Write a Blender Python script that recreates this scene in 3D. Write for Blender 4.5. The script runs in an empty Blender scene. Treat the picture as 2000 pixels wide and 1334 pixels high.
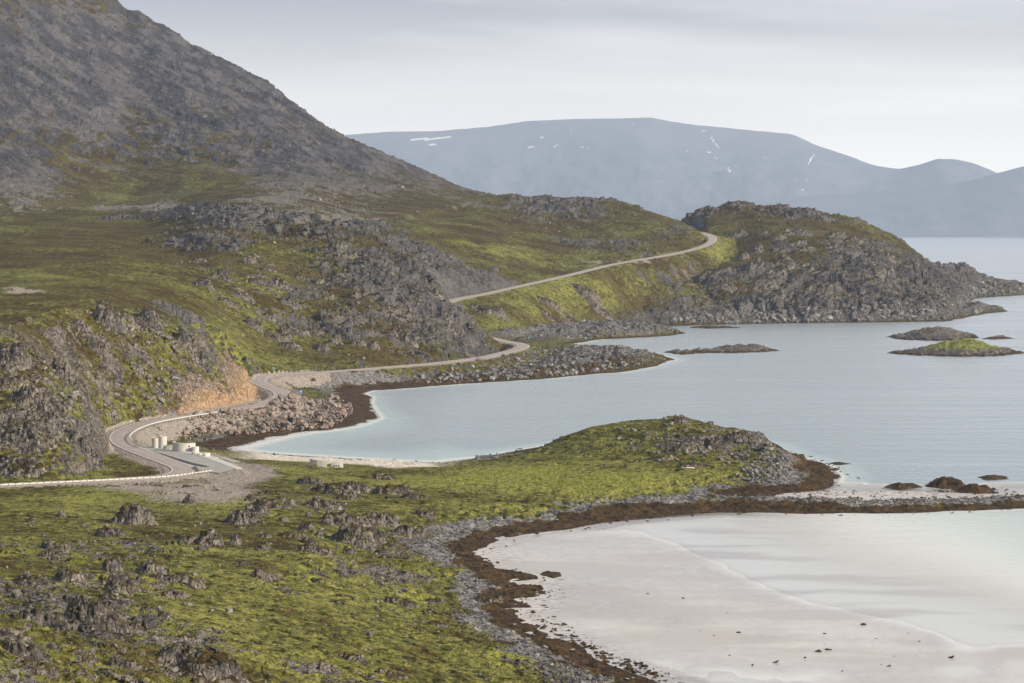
import bpy, bmesh, math, random
import numpy as np
from mathutils import Vector, Matrix

scene = bpy.context.scene
COL = scene.collection
R = math.radians

# ------------------------------------------------------------------ camera, world, sun, exposure
F = 4722.0                      # focal length in pixels of a 2000 px wide frame (85 mm on 36 mm)
CAMZ = 70.0
PITCH = math.atan(225.0 / F)
cam_data = bpy.data.cameras.new("camera")
cam_data.lens = 36.0 * F / 2000.0
cam_data.sensor_width = 36.0
cam_data.clip_start = 1.0
cam_data.clip_end = 90000.0
cam = bpy.data.objects.new("camera", cam_data)
COL.objects.link(cam)
cam.location = (0, 0, CAMZ)
cam.rotation_euler = (math.pi / 2 - PITCH, 0, 0)
scene.camera = cam

SUN_EL, SUN_AZ = R(22), R(114)          # azimuth measured from +Y (view direction) towards +X (right)
world = bpy.data.worlds.new("World")
scene.world = world
world.use_nodes = True
wn, wl = world.node_tree.nodes, world.node_tree.links
wn.clear()
w_out = wn.new("ShaderNodeOutputWorld")
w_bg = wn.new("ShaderNodeBackground")
w_bg.inputs["Strength"].default_value = 0.1
sky = wn.new("ShaderNodeTexSky")
sky.sky_type = 'NISHITA'
sky.sun_disc = False
sky.sun_elevation = SUN_EL
sky.sun_rotation = SUN_AZ
w_tc = wn.new("ShaderNodeTexCoord")
w_sep = wn.new("ShaderNodeSeparateXYZ")
wl.new(w_tc.outputs["Generated"], w_sep.inputs[0])
# a flat cloud deck: direction divided by its height gives bands that flatten towards the horizon
w_map = wn.new("ShaderNodeMapping"); w_map.vector_type = 'POINT'
w_map.inputs["Scale"].default_value = (2.6, 2.6, 30.0)
w_map.inputs["Location"].default_value = (0.35, 0.0, 1.65)
wl.new(w_tc.outputs["Generated"], w_map.inputs["Vector"])
w_n1 = wn.new("ShaderNodeTexNoise")
w_n1.inputs["Scale"].default_value = 1.0
w_n1.inputs["Detail"].default_value = 5.0
w_n1.inputs["Roughness"].default_value = 0.48
w_n1.inputs["Distortion"].default_value = 0.5
wl.new(w_map.outputs[0], w_n1.inputs["Vector"])
w_ramp = wn.new("ShaderNodeValToRGB")
w_ramp.color_ramp.elements[0].position = 0.38
w_ramp.color_ramp.elements[0].color = (3.45, 3.4, 3.7, 1)
w_ramp.color_ramp.elements[1].position = 0.62
w_ramp.color_ramp.elements[1].color = (6.5, 6.25, 6.3, 1)
wl.new(w_n1.outputs["Fac"], w_ramp.inputs[0])
# brighter towards the horizon where the deck thins out
w_hz = wn.new("ShaderNodeMapRange")
w_hz.inputs["From Min"].default_value = 0.005
w_hz.inputs["From Max"].default_value = 0.10
w_hz.inputs["To Min"].default_value = 1.0
w_hz.inputs["To Max"].default_value = 0.0
w_hz.interpolation_type = 'SMOOTHSTEP'
wl.new(w_sep.outputs["Z"], w_hz.inputs["Value"])
w_mix = wn.new("ShaderNodeMix"); w_mix.data_type = 'RGBA'
wl.new(w_hz.outputs[0], w_mix.inputs["Factor"])
wl.new(w_ramp.outputs["Color"], w_mix.inputs["A"])
w_mix.inputs["B"].default_value = (12.8, 11.7, 10.4, 1)
w_mix2 = wn.new("ShaderNodeMix"); w_mix2.data_type = 'RGBA'
w_mix2.inputs["Factor"].default_value = 0.94
wl.new(sky.outputs[0], w_mix2.inputs["A"])
wl.new(w_mix.outputs["Result"], w_mix2.inputs["B"])
# below the horizon: the dull light of land and sea
w_gr = wn.new("ShaderNodeMapRange")
w_gr.inputs["From Min"].default_value = -0.03; w_gr.inputs["From Max"].default_value = -0.004
wl.new(w_sep.outputs["Z"], w_gr.inputs["Value"])
w_mix3 = wn.new("ShaderNodeMix"); w_mix3.data_type = 'RGBA'
wl.new(w_gr.outputs[0], w_mix3.inputs["Factor"])
w_mix3.inputs["A"].default_value = (1.3, 1.5, 1.6, 1)
wl.new(w_mix2.outputs["Result"], w_mix3.inputs["B"])
wl.new(w_mix3.outputs["Result"], w_bg.inputs["Color"])
wl.new(w_bg.outputs[0], w_out.inputs["Surface"])

sun_data = bpy.data.lights.new("sun", 'SUN')
sun_data.energy = 5.0
sun_data.angle = R(2.0)
sun_data.color = (1.0, 0.86, 0.66)
sun = bpy.data.objects.new("sun", sun_data)
COL.objects.link(sun)
sdir = Vector((math.sin(SUN_AZ) * math.cos(SUN_EL), math.cos(SUN_AZ) * math.cos(SUN_EL), math.sin(SUN_EL)))
sun.rotation_euler = sdir.to_track_quat('Z', 'Y').to_euler()
sun.location = (300, -200, 400)

scene.view_settings.view_transform = 'Standard'
scene.view_settings.look = 'None'
scene.view_settings.gamma = 1.0
scene.view_settings.exposure = 0.55
scene.view_settings.use_curve_mapping = False
scene.render.engine = 'CYCLES'
scene.cycles.use_denoising = True
scene.cycles.max_bounces = 6
scene.cycles.diffuse_bounces = 2
scene.cycles.transparent_max_bounces = 8
scene.cycles.volume_bounces = 0
scene.cycles.sample_clamp_indirect = 3.0
scene.cycles.sample_clamp_direct = 12.0

rng = np.random.default_rng(7)
random.seed(7)

# ------------------------------------------------------------------ geometry of the view: pixels of the survey photo to places
CT, ST = math.cos(PITCH), math.sin(PITCH)
VH = 442.0

def ray(u, v):
    u = np.asarray(u, float); v = np.asarray(v, float)
    xc = (u - 1000.0) / F
    yc = -(v - 667.0) / F
    return xc, CT + yc * ST, -ST + yc * CT

def at_z(u, v, z):
    dx, dy, dz = ray(u, v)
    t = (z - CAMZ) / dz
    return dx * t, dy * t, np.asarray(z, float) + 0 * t

def at_y(u, v, Y):
    dx, dy, dz = ray(u, v)
    t = np.asarray(Y, float) / dy
    return dx * t, np.asarray(Y, float) + 0 * t, CAMZ + dz * t

def proj(x, y, z):
    zz = z - CAMZ
    fw = y * CT - zz * ST
    up = y * ST + zz * CT
    return 1000.0 + F * x / fw, 667.0 - F * up / fw

# ------------------------------------------------------------------ noise
def _hash(ix, iy, s=0):
    h = (ix.astype(np.int64) * 374761393 + iy.astype(np.int64) * 668265263 + s * 974634711) & 0xFFFFFFFF
    h = ((h ^ (h >> 13)) * 1274126177) & 0xFFFFFFFF
    h = h ^ (h >> 16)
    h = (h * 2246822519) & 0xFFFFFFFF
    h = h ^ (h >> 15)
    return (h & 0xFFFFFF).astype(np.float32) / np.float32(0xFFFFFF)

def vnoise(x, y, s=0):
    ix = np.floor(x); iy = np.floor(y)
    fx = (x - ix).astype(np.float32); fy = (y - iy).astype(np.float32)
    ix = ix.astype(np.int32); iy = iy.astype(np.int32)
    fx = fx * fx * fx * (fx * (fx * 6 - 15) + 10); fy = fy * fy * fy * (fy * (fy * 6 - 15) + 10)
    a = _hash(ix, iy, s); b = _hash(ix + 1, iy, s)
    c = _hash(ix, iy + 1, s); d = _hash(ix + 1, iy + 1, s)
    return (a + (b - a) * fx) * (1 - fy) + (c + (d - c) * fx) * fy

def fbm(x, y, L, octv=4, s=0, gain=0.5):
    t = 0; amp = 1.0; tot = 0
    x = x / L; y = y / L
    for o in range(octv):
        t = t + amp * (vnoise(x, y, s + o * 17) * 2 - 1)
        tot += amp; amp *= gain
        x, y = 2.03 * (x * 0.8 - y * 0.6) + 13.7, 2.03 * (x * 0.6 + y * 0.8) - 7.1
    return t / tot

def worley(x, y, L, s=0):
    """value of the nearest cell, distance to it, distance to the border"""
    x = (x / L).astype(np.float32); y = (y / L).astype(np.float32)
    ix = np.floor(x); iy = np.floor(y)
    d1 = np.full(x.shape, 9.0, np.float32); d2 = d1.copy()
    val = np.zeros_like(d1); cx = np.zeros_like(d1); cy = np.zeros_like(d1)
    for i in (-1, 0, 1):
        for j in (-1, 0, 1):
            gx = (ix + i).astype(np.int32); gy = (iy + j).astype(np.int32)
            px = gx + _hash(gx, gy, s + 1); py = gy + _hash(gx, gy, s + 2)
            d = (px - x) ** 2 + (py - y) ** 2
            near = d < d1
            d2 = np.where(near, d1, np.minimum(d2, d))
            val = np.where(near, _hash(gx, gy, s + 3), val)
            cx = np.where(near, x - px, cx); cy = np.where(near, y - py, cy)
            d1 = np.where(near, d, d1)
    return val, np.sqrt(d2) - np.sqrt(d1), cx, cy

def smooth(t):
    t = np.clip(t, 0, 1)
    return t * t * (3 - 2 * t)

def sstep(a, b, x):
    return smooth((x - a) / (b - a))

# ------------------------------------------------------------------ outlines and distances
def seg_dist(x, y, P, closed=False):
    """distance to a polyline, plus parameter (index + fraction) of the nearest point"""
    best = np.full(x.shape, 1e12, np.float32); par = np.zeros(x.shape, np.float32)
    n = len(P)
    for i in range(n if closed else n - 1):
        ax, ay = P[i][:2]; bx, by = P[(i + 1) % n][:2]
        ex, ey = bx - ax, by - ay
        t = np.clip(((x - ax) * ex + (y - ay) * ey) / (ex * ex + ey * ey + 1e-9), 0, 1)
        d = (x - ax - t * ex) ** 2 + (y - ay - t * ey) ** 2
        m = d < best
        best = np.where(m, d, best); par = np.where(m, i + t, par)
    return np.sqrt(best), par

def inside(x, y, P):
    c = np.zeros(x.shape, bool)
    n = len(P)
    for i in range(n):
        ax, ay = P[i][:2]; bx, by = P[(i + 1) % n][:2]
        if ay == by:
            continue
        c ^= ((ay > y) != (by > y)) & (x < (bx - ax) * (y - ay) / (by - ay) + ax)
    return c

def sdf(x, y, P):
    d, _ = seg_dist(x, y, P, True)
    return np.where(inside(x, y, P), d, -d)

def px_poly(pts, z=0.0):
    a = np.array(pts, float)
    X, Y, _ = at_z(a[:, 0], a[:, 1], z)
    return list(zip(X, Y))

shore_near = [(1345, 1420), (1330, 1370), (1295, 1334), (1240, 1316), (1207, 1304), (1155, 1285), (1134, 1262), (1064, 1234),
              (1029, 1213), (1012, 1199), (1024, 1190), (1050, 1188), (1046, 1182), (1015, 1171), (1064, 1166), (1072, 1156),
              (1066, 1148), (1050, 1143), (1008, 1143), (997, 1137), (1050, 1132), (1046, 1124), (997, 1115), (962, 1111),
              (970, 1098), (941, 1080), (952, 1068), (980, 1053), (1050, 1040), (1120, 1033), (1172, 1022), (1260, 1012),
              (1400, 1001), (1500, 1002), (1600, 1003), (1780, 1002), (1900, 997), (2000, 993), (2300, 985)]
shore_spit_top = [(2300, 962), (2000, 969), (1880, 976), (1700, 979), (1580, 976), (1480, 972), (1530, 964), (1604, 957), (1625, 949),
                  (1637, 930), (1616, 910), (1592, 901), (1556, 892), (1529, 884), (1500, 868), (1400, 852), (1250, 850), (1100, 866),
                  (1000, 882), (940, 894), (870, 906), (780, 903), (700, 899), (600, 893), (495, 886), (450, 881), (437, 876), (470, 868),
                  (526, 854), (592, 843), (649, 838), (697, 829), (735, 816), (726, 800), (720, 787), (724, 776), (706, 769), (724, 763),
                  (790, 759), (900, 750), (988, 745), (1076, 739), (1164, 730), (1208, 728), (1265, 718), (1318, 702), (1290, 694),
                  (1220, 685), (1150, 680), (1104, 674), (1132, 669), (1171, 663), (1307, 656), (1341, 651), (1318, 642), (1276, 638),
                  (1395, 634), (1545, 631), (1650, 630), (1846, 628), (1930, 612), (1972, 608), (1905, 602), (1888, 591), (1905, 582), (2000, 576),
                  (2080, 570)]
LAND = px_poly(shore_near + shore_spit_top) + [(640, 2700), (300, 2700), (150, 2900), (100, 4200), (-5000, 4200), (-5000, -400), (0, -400), (18, 250)]

ISLETS = [  # outline at the waterline, height, kind
    dict(poly=[(1725, 658), (1760, 664), (1830, 666), (1880, 664.5), (1915, 660), (1900, 653), (1850, 650), (1790, 650)], top=(1835, 643.5), green=0.35,
         label="dark rocky islet with thin moss, the upper of the pair off the headland"),
    dict(poly=[(1725, 690), (1790, 695), (1880, 697), (1950, 696), (1996, 690), (1970, 682), (1900, 679), (1830, 681), (1780, 684)], top=(1895, 667), green=1.0,
         label="low rocky islet with a bright grassy cap off the headland"),
    dict(poly=[(1296, 688), (1330, 693), (1380, 690), (1440, 690), (1527, 686), (1510, 682), (1440, 681), (1390, 683), (1340, 686)], top=(1475, 676.5), green=0.1,
         label="long flat dark skerry in the water beside the grey rock point"),
    dict(poly=[(1342, 640), (1380, 642), (1450, 640.5), (1430, 638), (1380, 637), (1350, 638)], top=(1385, 635.5), green=0.0,
         label="small thin skerry close under the shore of the headland"),
    dict(poly=[(1915, 662), (1940, 663.5), (1981, 661.5), (1965, 658.5), (1940, 658.5)], top=(1958, 656.5), green=0.0,
         label="tiny dark reef trailing off the right end of the upper islet"),
    dict(poly=[(1060, 1123), (1080, 1130), (1096, 1126), (1090, 1119), (1068, 1118)], top=(1080, 1117), green=-1,
         label="seaweed covered rock standing alone off the near shore in the pale shallows"),
    dict(poly=[(1032, 1196), (1042, 1199), (1050, 1197), (1045, 1193), (1035, 1193)], top=(1041, 1192), green=-1,
         label="small weedy rock at the near shore beside the sand bar"),
    dict(poly=[(1723, 953), (1760, 957), (1806, 952), (1795, 946), (1760, 946), (1735, 949)], top=(1782, 940), green=-1,
         label="rounded weed covered rock at the left end of the row behind the spit"),
    dict(poly=[(1806, 951), (1840, 956), (1885, 953), (1880, 944), (1845, 940), (1815, 943)], top=(1845, 931), green=-1,
         label="tallest weed covered rock in the row behind the shingle spit"),
    dict(poly=[(1853, 957), (1880, 963), (1920, 965), (1947, 962), (1935, 953), (1880, 953)], top=(1900, 945), green=-1,
         label="broad low weedy rock just in front of the tallest one behind the spit"),
    dict(poly=[(1911, 932), (1930, 938), (1968, 936), (1965, 930), (1935, 929)], top=(1945, 926), green=-1,
         label="isolated flat weedy rock in open water near the right edge"),
    dict(poly=[(1616, 905), (1635, 908), (1658, 906), (1640, 903)], top=(1638, 901.5), green=-1,
         label="thin weedy rock off the tip of the grassy peninsula, the farther of two"),
    dict(poly=[(1620, 917), (1632, 919), (1644, 917), (1632, 914)], top=(1632, 913.5), green=-1,
         label="thin weedy rock off the tip of the grassy peninsula, the nearer of two"),
]

# ------------------------------------------------------------------ the lie of the land
class Layer:
    def __init__(self, name, lines, front=0.5, back=0.35, fade=1500.0, mix=0.35, soft=0.007):
        self.front, self.back, self.fade, self.mix, self.soft, self.name = front, back, fade, mix, soft, name
        self.k = []
        for ln in lines:
            a = np.array(ln, float)
            X, Y, Z = at_y(a[:, 0], a[:, 1], a[:, 2])
            A = X / Y
            o = np.argsort(A)
            self.k.append((A[o], Y[o], Z[o]))
        self.lo = min(k[0][0] for k in self.k); self.hi = max(k[0][-1] for k in self.k)

    def __call__(self, A, Y):
        def itp(k, col, soft=None):
            soft = soft or self.soft
            g = np.linspace(self.lo - 0.03, self.hi + 0.03, 1500)
            val = np.interp(g, k[0], k[col])
            w = max(1, int(soft / (g[1] - g[0])))
            ker = np.hanning(2 * w + 3); ker /= ker.sum()
            val = np.convolve(np.pad(val, w + 1, 'edge'), ker, 'valid')
            return np.interp(A, g, val)
        y0 = itp(self.k[0], 1); z0 = itp(self.k[0], 2)
        z = z0 - self.front * np.maximum(y0 - Y, 0)
        for i in range(1, len(self.k)):
            y1 = np.maximum(itp(self.k[i], 1), y0 + 1.0); z1 = itp(self.k[i], 2, min(self.soft, .002) if i == len(self.k) - 1 else None)
            t = np.clip((Y - y0) / (y1 - y0), 0, 1)
            t = (1 - self.mix) * t + self.mix * t * t * (3 - 2 * t)
            if i == len(self.k) - 1:
                zs_ = itp(self.k[i], 2, max(self.soft * 3, .02))
                z = z + (zs_ - z0) * t + (z1 - zs_) * sstep(.72, 1.0, t)
            else:
                z = z + (z1 - z0) * t
            y0, z0 = y1, z1
        d = np.maximum(Y - y0, 0)
        z = z - self.back * d * d / (d + 25.0)
        z = z - self.fade * (np.maximum(A - self.hi, 0) + np.maximum(self.lo - A, 0))
        return z

crag_hill = Layer("crag_hill", [
    [(-320, 930, 600), (0, 929, 602), (110, 927, 604), (170, 905, 625), (225, 850, 715), (260, 822, 778), (320, 809, 797), (400, 802, 813), (480, 794, 831), (520, 790, 842)],
    [(-320, 800, 628), (0, 810, 626), (90, 815, 635), (150, 825, 650), (200, 810, 700), (250, 780, 765), (300, 755, 800), (345, 738, 814), (400, 714, 824), (450, 722, 840), (480, 752, 844), (505, 782, 845), (520, 790, 846)],
    [(-320, 690, 690), (0, 690, 690), (90, 690, 720), (150, 690, 750), (250, 680, 790), (300, 690, 815), (350, 685, 828), (400, 690, 835), (450, 715, 845), (480, 750, 847), (505, 781, 848), (520, 790, 849)],
    [(-320, 620, 730), (0, 640, 730), (60, 628, 770), (100, 603, 800), (280, 599, 825), (330, 633, 842), (380, 656, 850), (430, 690, 855), (465, 722, 856), (490, 768, 852), (520, 790, 852)],
], front=0.6, back=0.12)
hillside = Layer("hillside", [
    [(-320, 640, 800), (0, 628, 800), (200, 610, 850), (330, 645, 900), (430, 692, 950), (500, 728, 1012), (700, 714, 1085), (850, 702, 1150), (900, 697, 1185), (960, 682, 1245), (985, 670, 1290)],
    [(-320, 540, 1050), (0, 545, 1050), (200, 550, 1050), (330, 580, 1050), (430, 622, 1080), (500, 662, 1100), (600, 670, 1130), (700, 665, 1145), (780, 655, 1170), (850, 655, 1195), (900, 655, 1218), (950, 662, 1255), (985, 670, 1292)],
    [(-320, 470, 1300), (0, 472, 1300), (200, 482, 1280), (300, 502, 1250), (400, 520, 1225), (500, 532, 1220), (600, 560, 1230), (700, 560, 1230), (800, 588, 1232), (860, 602, 1240), (900, 632, 1252), (950, 657, 1270), (985, 670, 1296)],
    [(-320, 410, 1700), (0, 413, 1700), (150, 406, 1720), (250, 413, 1680), (330, 406, 1590), (400, 391, 1480), (470, 393, 1480), (550, 411, 1450), (650, 436, 1400), (740, 458, 1380), (800, 492, 1350), (850, 545, 1310), (872, 585, 1292), (910, 626, 1280), (960, 660, 1285), (985, 670, 1300)],
], front=0.3, back=0.22, soft=0.014)
spur = Layer("spur", [
    [(690, 600, 1440), (875, 586, 1482), (950, 571, 1540), (1020, 555, 1597), (1040, 551, 1605)],
    [(690, 520, 1480), (875, 540, 1510), (950, 556, 1555), (1020, 551, 1603), (1040, 550, 1608)],
    [(690, 450, 1560), (740, 457, 1560), (830, 483, 1560), (870, 501, 1565), (930, 530, 1580), (1000, 545, 1608), (1040, 550, 1615)],
], front=0.5, back=0.25)
green_slope = Layer("green_slope", [
    [(830, 660, 1380), (900, 655, 1400), (1000, 645, 1450), (1100, 638, 1560), (1200, 634, 1640), (1300, 630, 1715), (1400, 629, 1722)],
    [(830, 622, 1415), (900, 622, 1432), (1000, 607, 1500), (1100, 592, 1603), (1200, 577, 1687), (1300, 569, 1757), (1400, 551, 1802)],
    [(830, 600, 1470), (875, 589, 1482), (1000, 563, 1580), (1100, 541, 1665), (1200, 516, 1750), (1300, 499, 1815), (1350, 488, 1850), (1394, 469, 1915), (1425, 480, 1900)],
    [(830, 560, 1600), (875, 556, 1600), (1000, 545, 1660), (1100, 528, 1745), (1200, 505, 1830), (1300, 484, 1900), (1350, 470, 1950), (1380, 457, 1985), (1425, 462, 1970)],
], front=0.25, back=0.05, fade=900)
mid_hill = Layer("mid_hill", [
    [(600, 480, 1600), (700, 470, 1600), (800, 500, 1605), (900, 527, 1625), (1000, 547, 1645), (1100, 535, 1705), (1200, 510, 1775), (1300, 493, 1840), (1350, 480, 1885), (1372, 458, 1960)],
    [(600, 450, 1700), (700, 440, 1750), (800, 440, 1800), (900, 452, 1800), (1000, 472, 1800), (1100, 480, 1835), (1200, 478, 1855), (1300, 468, 1890), (1345, 460, 1925), (1372, 457, 1962)],
    [(600, 410, 1950), (700, 405, 2000), (800, 402, 2050), (900, 389, 2100), (950, 381, 2120), (1000, 378, 2120), (1050, 384, 2120), (1130, 383, 2100), (1200, 389, 2080), (1250, 405, 2050), (1300, 421, 2020), (1340, 438, 1995), (1372, 456, 1966)],
], front=0.3, back=0.4)
headland = Layer("headland", [
    [(1270, 628, 1725), (1400, 626, 1735), (1600, 623, 1750), (1800, 619, 1785), (1870, 613, 1840), (1915, 588, 2310), (1950, 580, 2340), (2000, 571, 2480), (2070, 568, 2520)],
    [(1270, 606, 1760), (1320, 570, 1790), (1400, 535, 1800), (1500, 522, 1820), (1600, 520, 1830), (1700, 528, 1850), (1800, 548, 1880), (1870, 577, 1920), (1915, 582, 2370), (1950, 575, 2400), (2000, 566, 2500), (2070, 567, 2535)],
    [(1270, 562, 1850), (1320, 530, 1870), (1400, 487, 1925), (1430, 478, 1940), (1500, 456, 1950), (1600, 460, 1950), (1700, 474, 1970), (1780, 500, 1990), (1850, 532, 2120), (1900, 556, 2400), (1950, 562, 2450), (2000, 560, 2510), (2070, 566, 2545)],
    [(1270, 490, 1980), (1335, 433, 2080), (1380, 408, 2100), (1440, 397, 2100), (1500, 408, 2080), (1600, 415, 2080), (1650, 425, 2080), (1700, 440, 2090), (1760, 462, 2100), (1810, 482, 2120), (1850, 506, 2240), (1880, 514, 2370), (1905, 535, 2450), (1940, 545, 2500), (2000, 553, 2550), (2070, 562, 2580)],
], front=0.5, back=0.5)
mountain = Layer("mountain", [
    [(-320, 420, 1900), (0, 416, 1900), (200, 410, 1950), (330, 412, 1900), (470, 396, 1800), (600, 420, 1750), (700, 430, 1800), (800, 416, 1900), (900, 401, 2000), (960, 386, 2100)],
    [(-320, 330, 2020), (0, 340, 2020), (100, 375, 2010), (250, 385, 2030), (400, 375, 2000), (500, 376, 1950), (600, 390, 1900), (700, 400, 1950), (800, 395, 2010), (900, 394, 2080), (960, 386, 2120)],
    [(-320, 250, 2150), (0, 262, 2150), (100, 290, 2150), (250, 308, 2200), (400, 330, 2150), (500, 348, 2120), (600, 352, 2100), (700, 362, 2120), (800, 376, 2130), (900, 388, 2150), (960, 386, 2180)],
    [(-320, -400, 2900), (0, -190, 2800), (150, -62, 2750), (220, 0, 2700), (245, 27, 2690), (275, 31, 2680), (300, 52, 2660), (345, 68, 2640), (370, 94, 2620), (405, 105, 2600), (430, 120, 2590), (480, 148, 2560), (520, 165, 2540), (550, 190, 2520), (580, 214, 2500), (620, 238, 2480), (670, 270, 2450), (700, 284, 2440), (760, 314, 2430), (830, 341, 2400), (880, 361, 2380), (930, 376, 2360), (965, 386, 2340)],
], front=0.25, back=0.5, mix=0.2, soft=0.012)
knoll = Layer("knoll", [
    [(930, 908, 685), (1040, 902, 688), (1150, 902, 677), (1300, 916, 655), (1400, 920, 650), (1480, 922, 655), (1540, 905, 685), (1570, 898, 700)],
    [(930, 900, 693), (1040, 891, 700), (1150, 872, 705), (1300, 868, 700), (1400, 875, 695), (1480, 884, 695), (1530, 892, 700), (1570, 897, 704)],
    [(930, 895, 697), (1040, 884, 712), (1080, 863, 727), (1150, 838, 737), (1230, 823, 742), (1290, 820, 742), (1320, 812, 742), (1370, 822, 742), (1430, 838, 738), (1480, 847, 732), (1502, 864, 728), (1530, 884, 716), (1570, 896, 706)],
], front=0.3, back=0.35, soft=0.012)
LAYERS = [crag_hill, hillside, spur, green_slope, mid_hill, headland, mountain, knoll]

fg_pts = np.array([(-300, 1334, 31), (0, 1334, 24), (250, 1334, 18), (500, 1334, 13), (750, 1334, 8), (950, 1334, 3.6), (1040, 1325, 2.0), (0, 1600, 40), (500, 1600, 29), (900, 1600, 15), (1150, 1500, 3), (-300, 1700, 44), (700, 2000, 33), (-300, 2200, 52), (1100, 1900, 12),
                   (-300, 1200, 26), (0, 1200, 20), (250, 1200, 15), (500, 1200, 10.5), (750, 1200, 5.6), (860, 1200, 3.0), (900, 1260, 2.8), (980, 1295, 2.4),
                   (-300, 1080, 18), (0, 1080, 14), (250, 1080, 11), (500, 1080, 8.2), (680, 1070, 6), (760, 1090, 3.6), (800, 1130, 2.8),
                   (-300, 1000, 11), (0, 1000, 9), (200, 1000, 8), (400, 1000, 6.6), (600, 1000, 5.6), (800, 1000, 4.0), (900, 1015, 2.6),
                   (-300, 955, 8), (0, 950, 7.5), (200, 945, 6.5), (500, 930, 4.2), (620, 918, 3.6), (800, 917, 3.2), (1000, 930, 3.6), (1200, 935, 4), (1000, 975, 3.2), (1150, 975, 2.6), (1400, 930, 3.4), (1300, 960, 2.4), (1450, 945, 2.2),
                   (0, 920, 6), (200, 900, 5), (300, 880, 4.6), (420, 890, 3.2), (600, 907, 2.0), (800, 910, 2.4)], float)

def tps_fit(pts, zs):
    n = len(pts)
    d = np.linalg.norm(pts[:, None] - pts[None], axis=2)
    K = np.where(d > 0, d * d * np.log(d + 1e-12), 0) + np.eye(n) * 0.02
    P = np.hstack([np.ones((n, 1)), pts])
    M = np.zeros((n + 3, n + 3)); M[:n, :n] = K; M[:n, n:] = P; M[n:, :n] = P.T
    return np.linalg.solve(M, np.concatenate([zs, np.zeros(3)])), pts

def tps_eval(fit, q):
    w, pts = fit
    n = len(pts)
    out = w[n] + q[:, 0] * w[n + 1] + q[:, 1] * w[n + 2]
    for i in range(n):
        d2 = (q[:, 0] - pts[i, 0]) ** 2 + (q[:, 1] - pts[i, 1]) ** 2
        out = out + w[i] * 0.5 * d2 * np.log(d2 + 1e-12)
    return out

fx, fy, fz = at_z(fg_pts[:, 0], fg_pts[:, 1], fg_pts[:, 2])
FG_FIT = tps_fit(np.stack([fx / fy * 8, np.log(fy) * 2.2], 1), fz)
_ga = np.linspace(-0.30, 0.30, 180); _gy = np.geomspace(60, 1200, 220)
_GA, _GY = np.meshgrid(_ga, _gy, indexing='ij')
_FG = tps_eval(FG_FIT, np.stack([_GA.ravel() * 8, np.log(_GY.ravel()) * 2.2], 1)).reshape(_GA.shape)

def bilin(G, ga, gy, A, Y, logy=True):
    i = np.clip((A - ga[0]) / (ga[1] - ga[0]), 0, len(ga) - 1.001)
    if logy:
        j = np.clip((np.log(np.maximum(Y, 1)) - np.log(gy[0])) / np.log(gy[1] / gy[0]), 0, len(gy) - 1.001)
    else:
        j = np.clip((Y - gy[0]) / (gy[1] - gy[0]), 0, len(gy) - 1.001)
    i0 = i.astype(int); j0 = j.astype(int); fi = i - i0; fj = j - j0
    return (G[i0, j0] * (1 - fi) + G[i0 + 1, j0] * fi) * (1 - fj) + (G[i0, j0 + 1] * (1 - fi) + G[i0 + 1, j0 + 1] * fi) * fj

# --- roads
def path_world(knots, step=3.0):
    P = np.array([k for k in knots], float)
    n = len(P)
    Q = np.vstack([2 * P[0] - P[1], P, 2 * P[-1] - P[-2]])
    out = []
    for i in range(n - 1):
        p0, p1, p2, p3 = Q[i], Q[i + 1], Q[i + 2], Q[i + 3]
        m = max(2, int(np.linalg.norm(p2[:2] - p1[:2]) / step))
        for t in np.arange(m) / m:
            out.append(0.5 * (2 * p1 + (p2 - p0) * t + (2 * p0 - 5 * p1 + 4 * p2 - p3) * t * t + (3 * p1 - p0 - 3 * p2 + p3) * t ** 3))
    out.append(P[-1])
    return np.array(out)

road_px = [(-320, 959, 8.6), (-150, 954, 8.2), (0, 948, 7.6), (100, 943, 7.2), (200, 938.5, 6.8), (254, 935, 6.5), (308, 931.5, 6.2), (338, 928, 6.0), (356, 922, 5.8), (357, 915, 5.6),
           (344, 908, 5.4), (317, 898, 5.2), (290, 888, 5.1), (263, 877.5, 5.1), (242, 867, 5.2), (234, 855, 5.4), (241, 843.5, 5.7), (263, 833, 6.0), (290, 825, 6.2), (326, 818, 6.5),
           (380, 810.5, 6.8), (430, 804, 7.0), (490, 794.5, 7.0), (525, 786, 7.0), (549, 775, 7.0), (547, 765, 7.0), (518, 753, 7.0), (504, 743, 7.0), (521, 735.5, 7.0), (560, 731, 7.0),
           (700, 721.7, 7.0), (768, 716, 7.0), (856, 708.7, 7.2), (944, 697.7, 7.5), (988, 688, 7.8), (1016, 680.5, 8.0), (1021, 674, 8.2), (1003, 669, 8.6), (978, 665, 9.2)]
ra = np.array(road_px); rx, ry, rz = at_z(ra[:, 0], ra[:, 1], ra[:, 2])
k1 = list(zip(rx, ry, rz))
k1 += [(-38, 1395, 13.0), (-42, 1440, 18.5)]
up_px = np.array([(875, 589, 1484), (950, 573, 1540), (1000, 562, 1582), (1100, 540, 1667), (1200, 516, 1750), (1300, 498.5, 1815), (1350, 488, 1850), (1380, 478.5, 1884), (1392, 469, 1922), (1388, 461, 1962), (1372, 455.5, 2000), (1345, 450, 2060)])
ux, uy, uz = at_y(up_px[:, 0], up_px[:, 1], up_px[:, 2])
k1 += list(zip(ux, uy, uz))
ROAD = path_world(k1, 4.0)
_spx = np.array([(504, 741.5, 7.0), (490, 736.5, 7.0), (468, 735.5, 7.2), (440, 735, 7.4)])
sx_, sy_, sz_ = at_z(_spx[:, 0], _spx[:, 1], _spx[:, 2])
SIDE = path_world(list(zip(sx_, sy_, sz_)), 4.0)
HALF = 3.2

PARK_Z = 4.9
PARK = px_poly([(262, 874), (292, 871), (352, 878), (402, 893), (470, 914), (478, 921), (436, 926), (390, 919), (344, 903), (290, 884)], PARK_Z)

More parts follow.
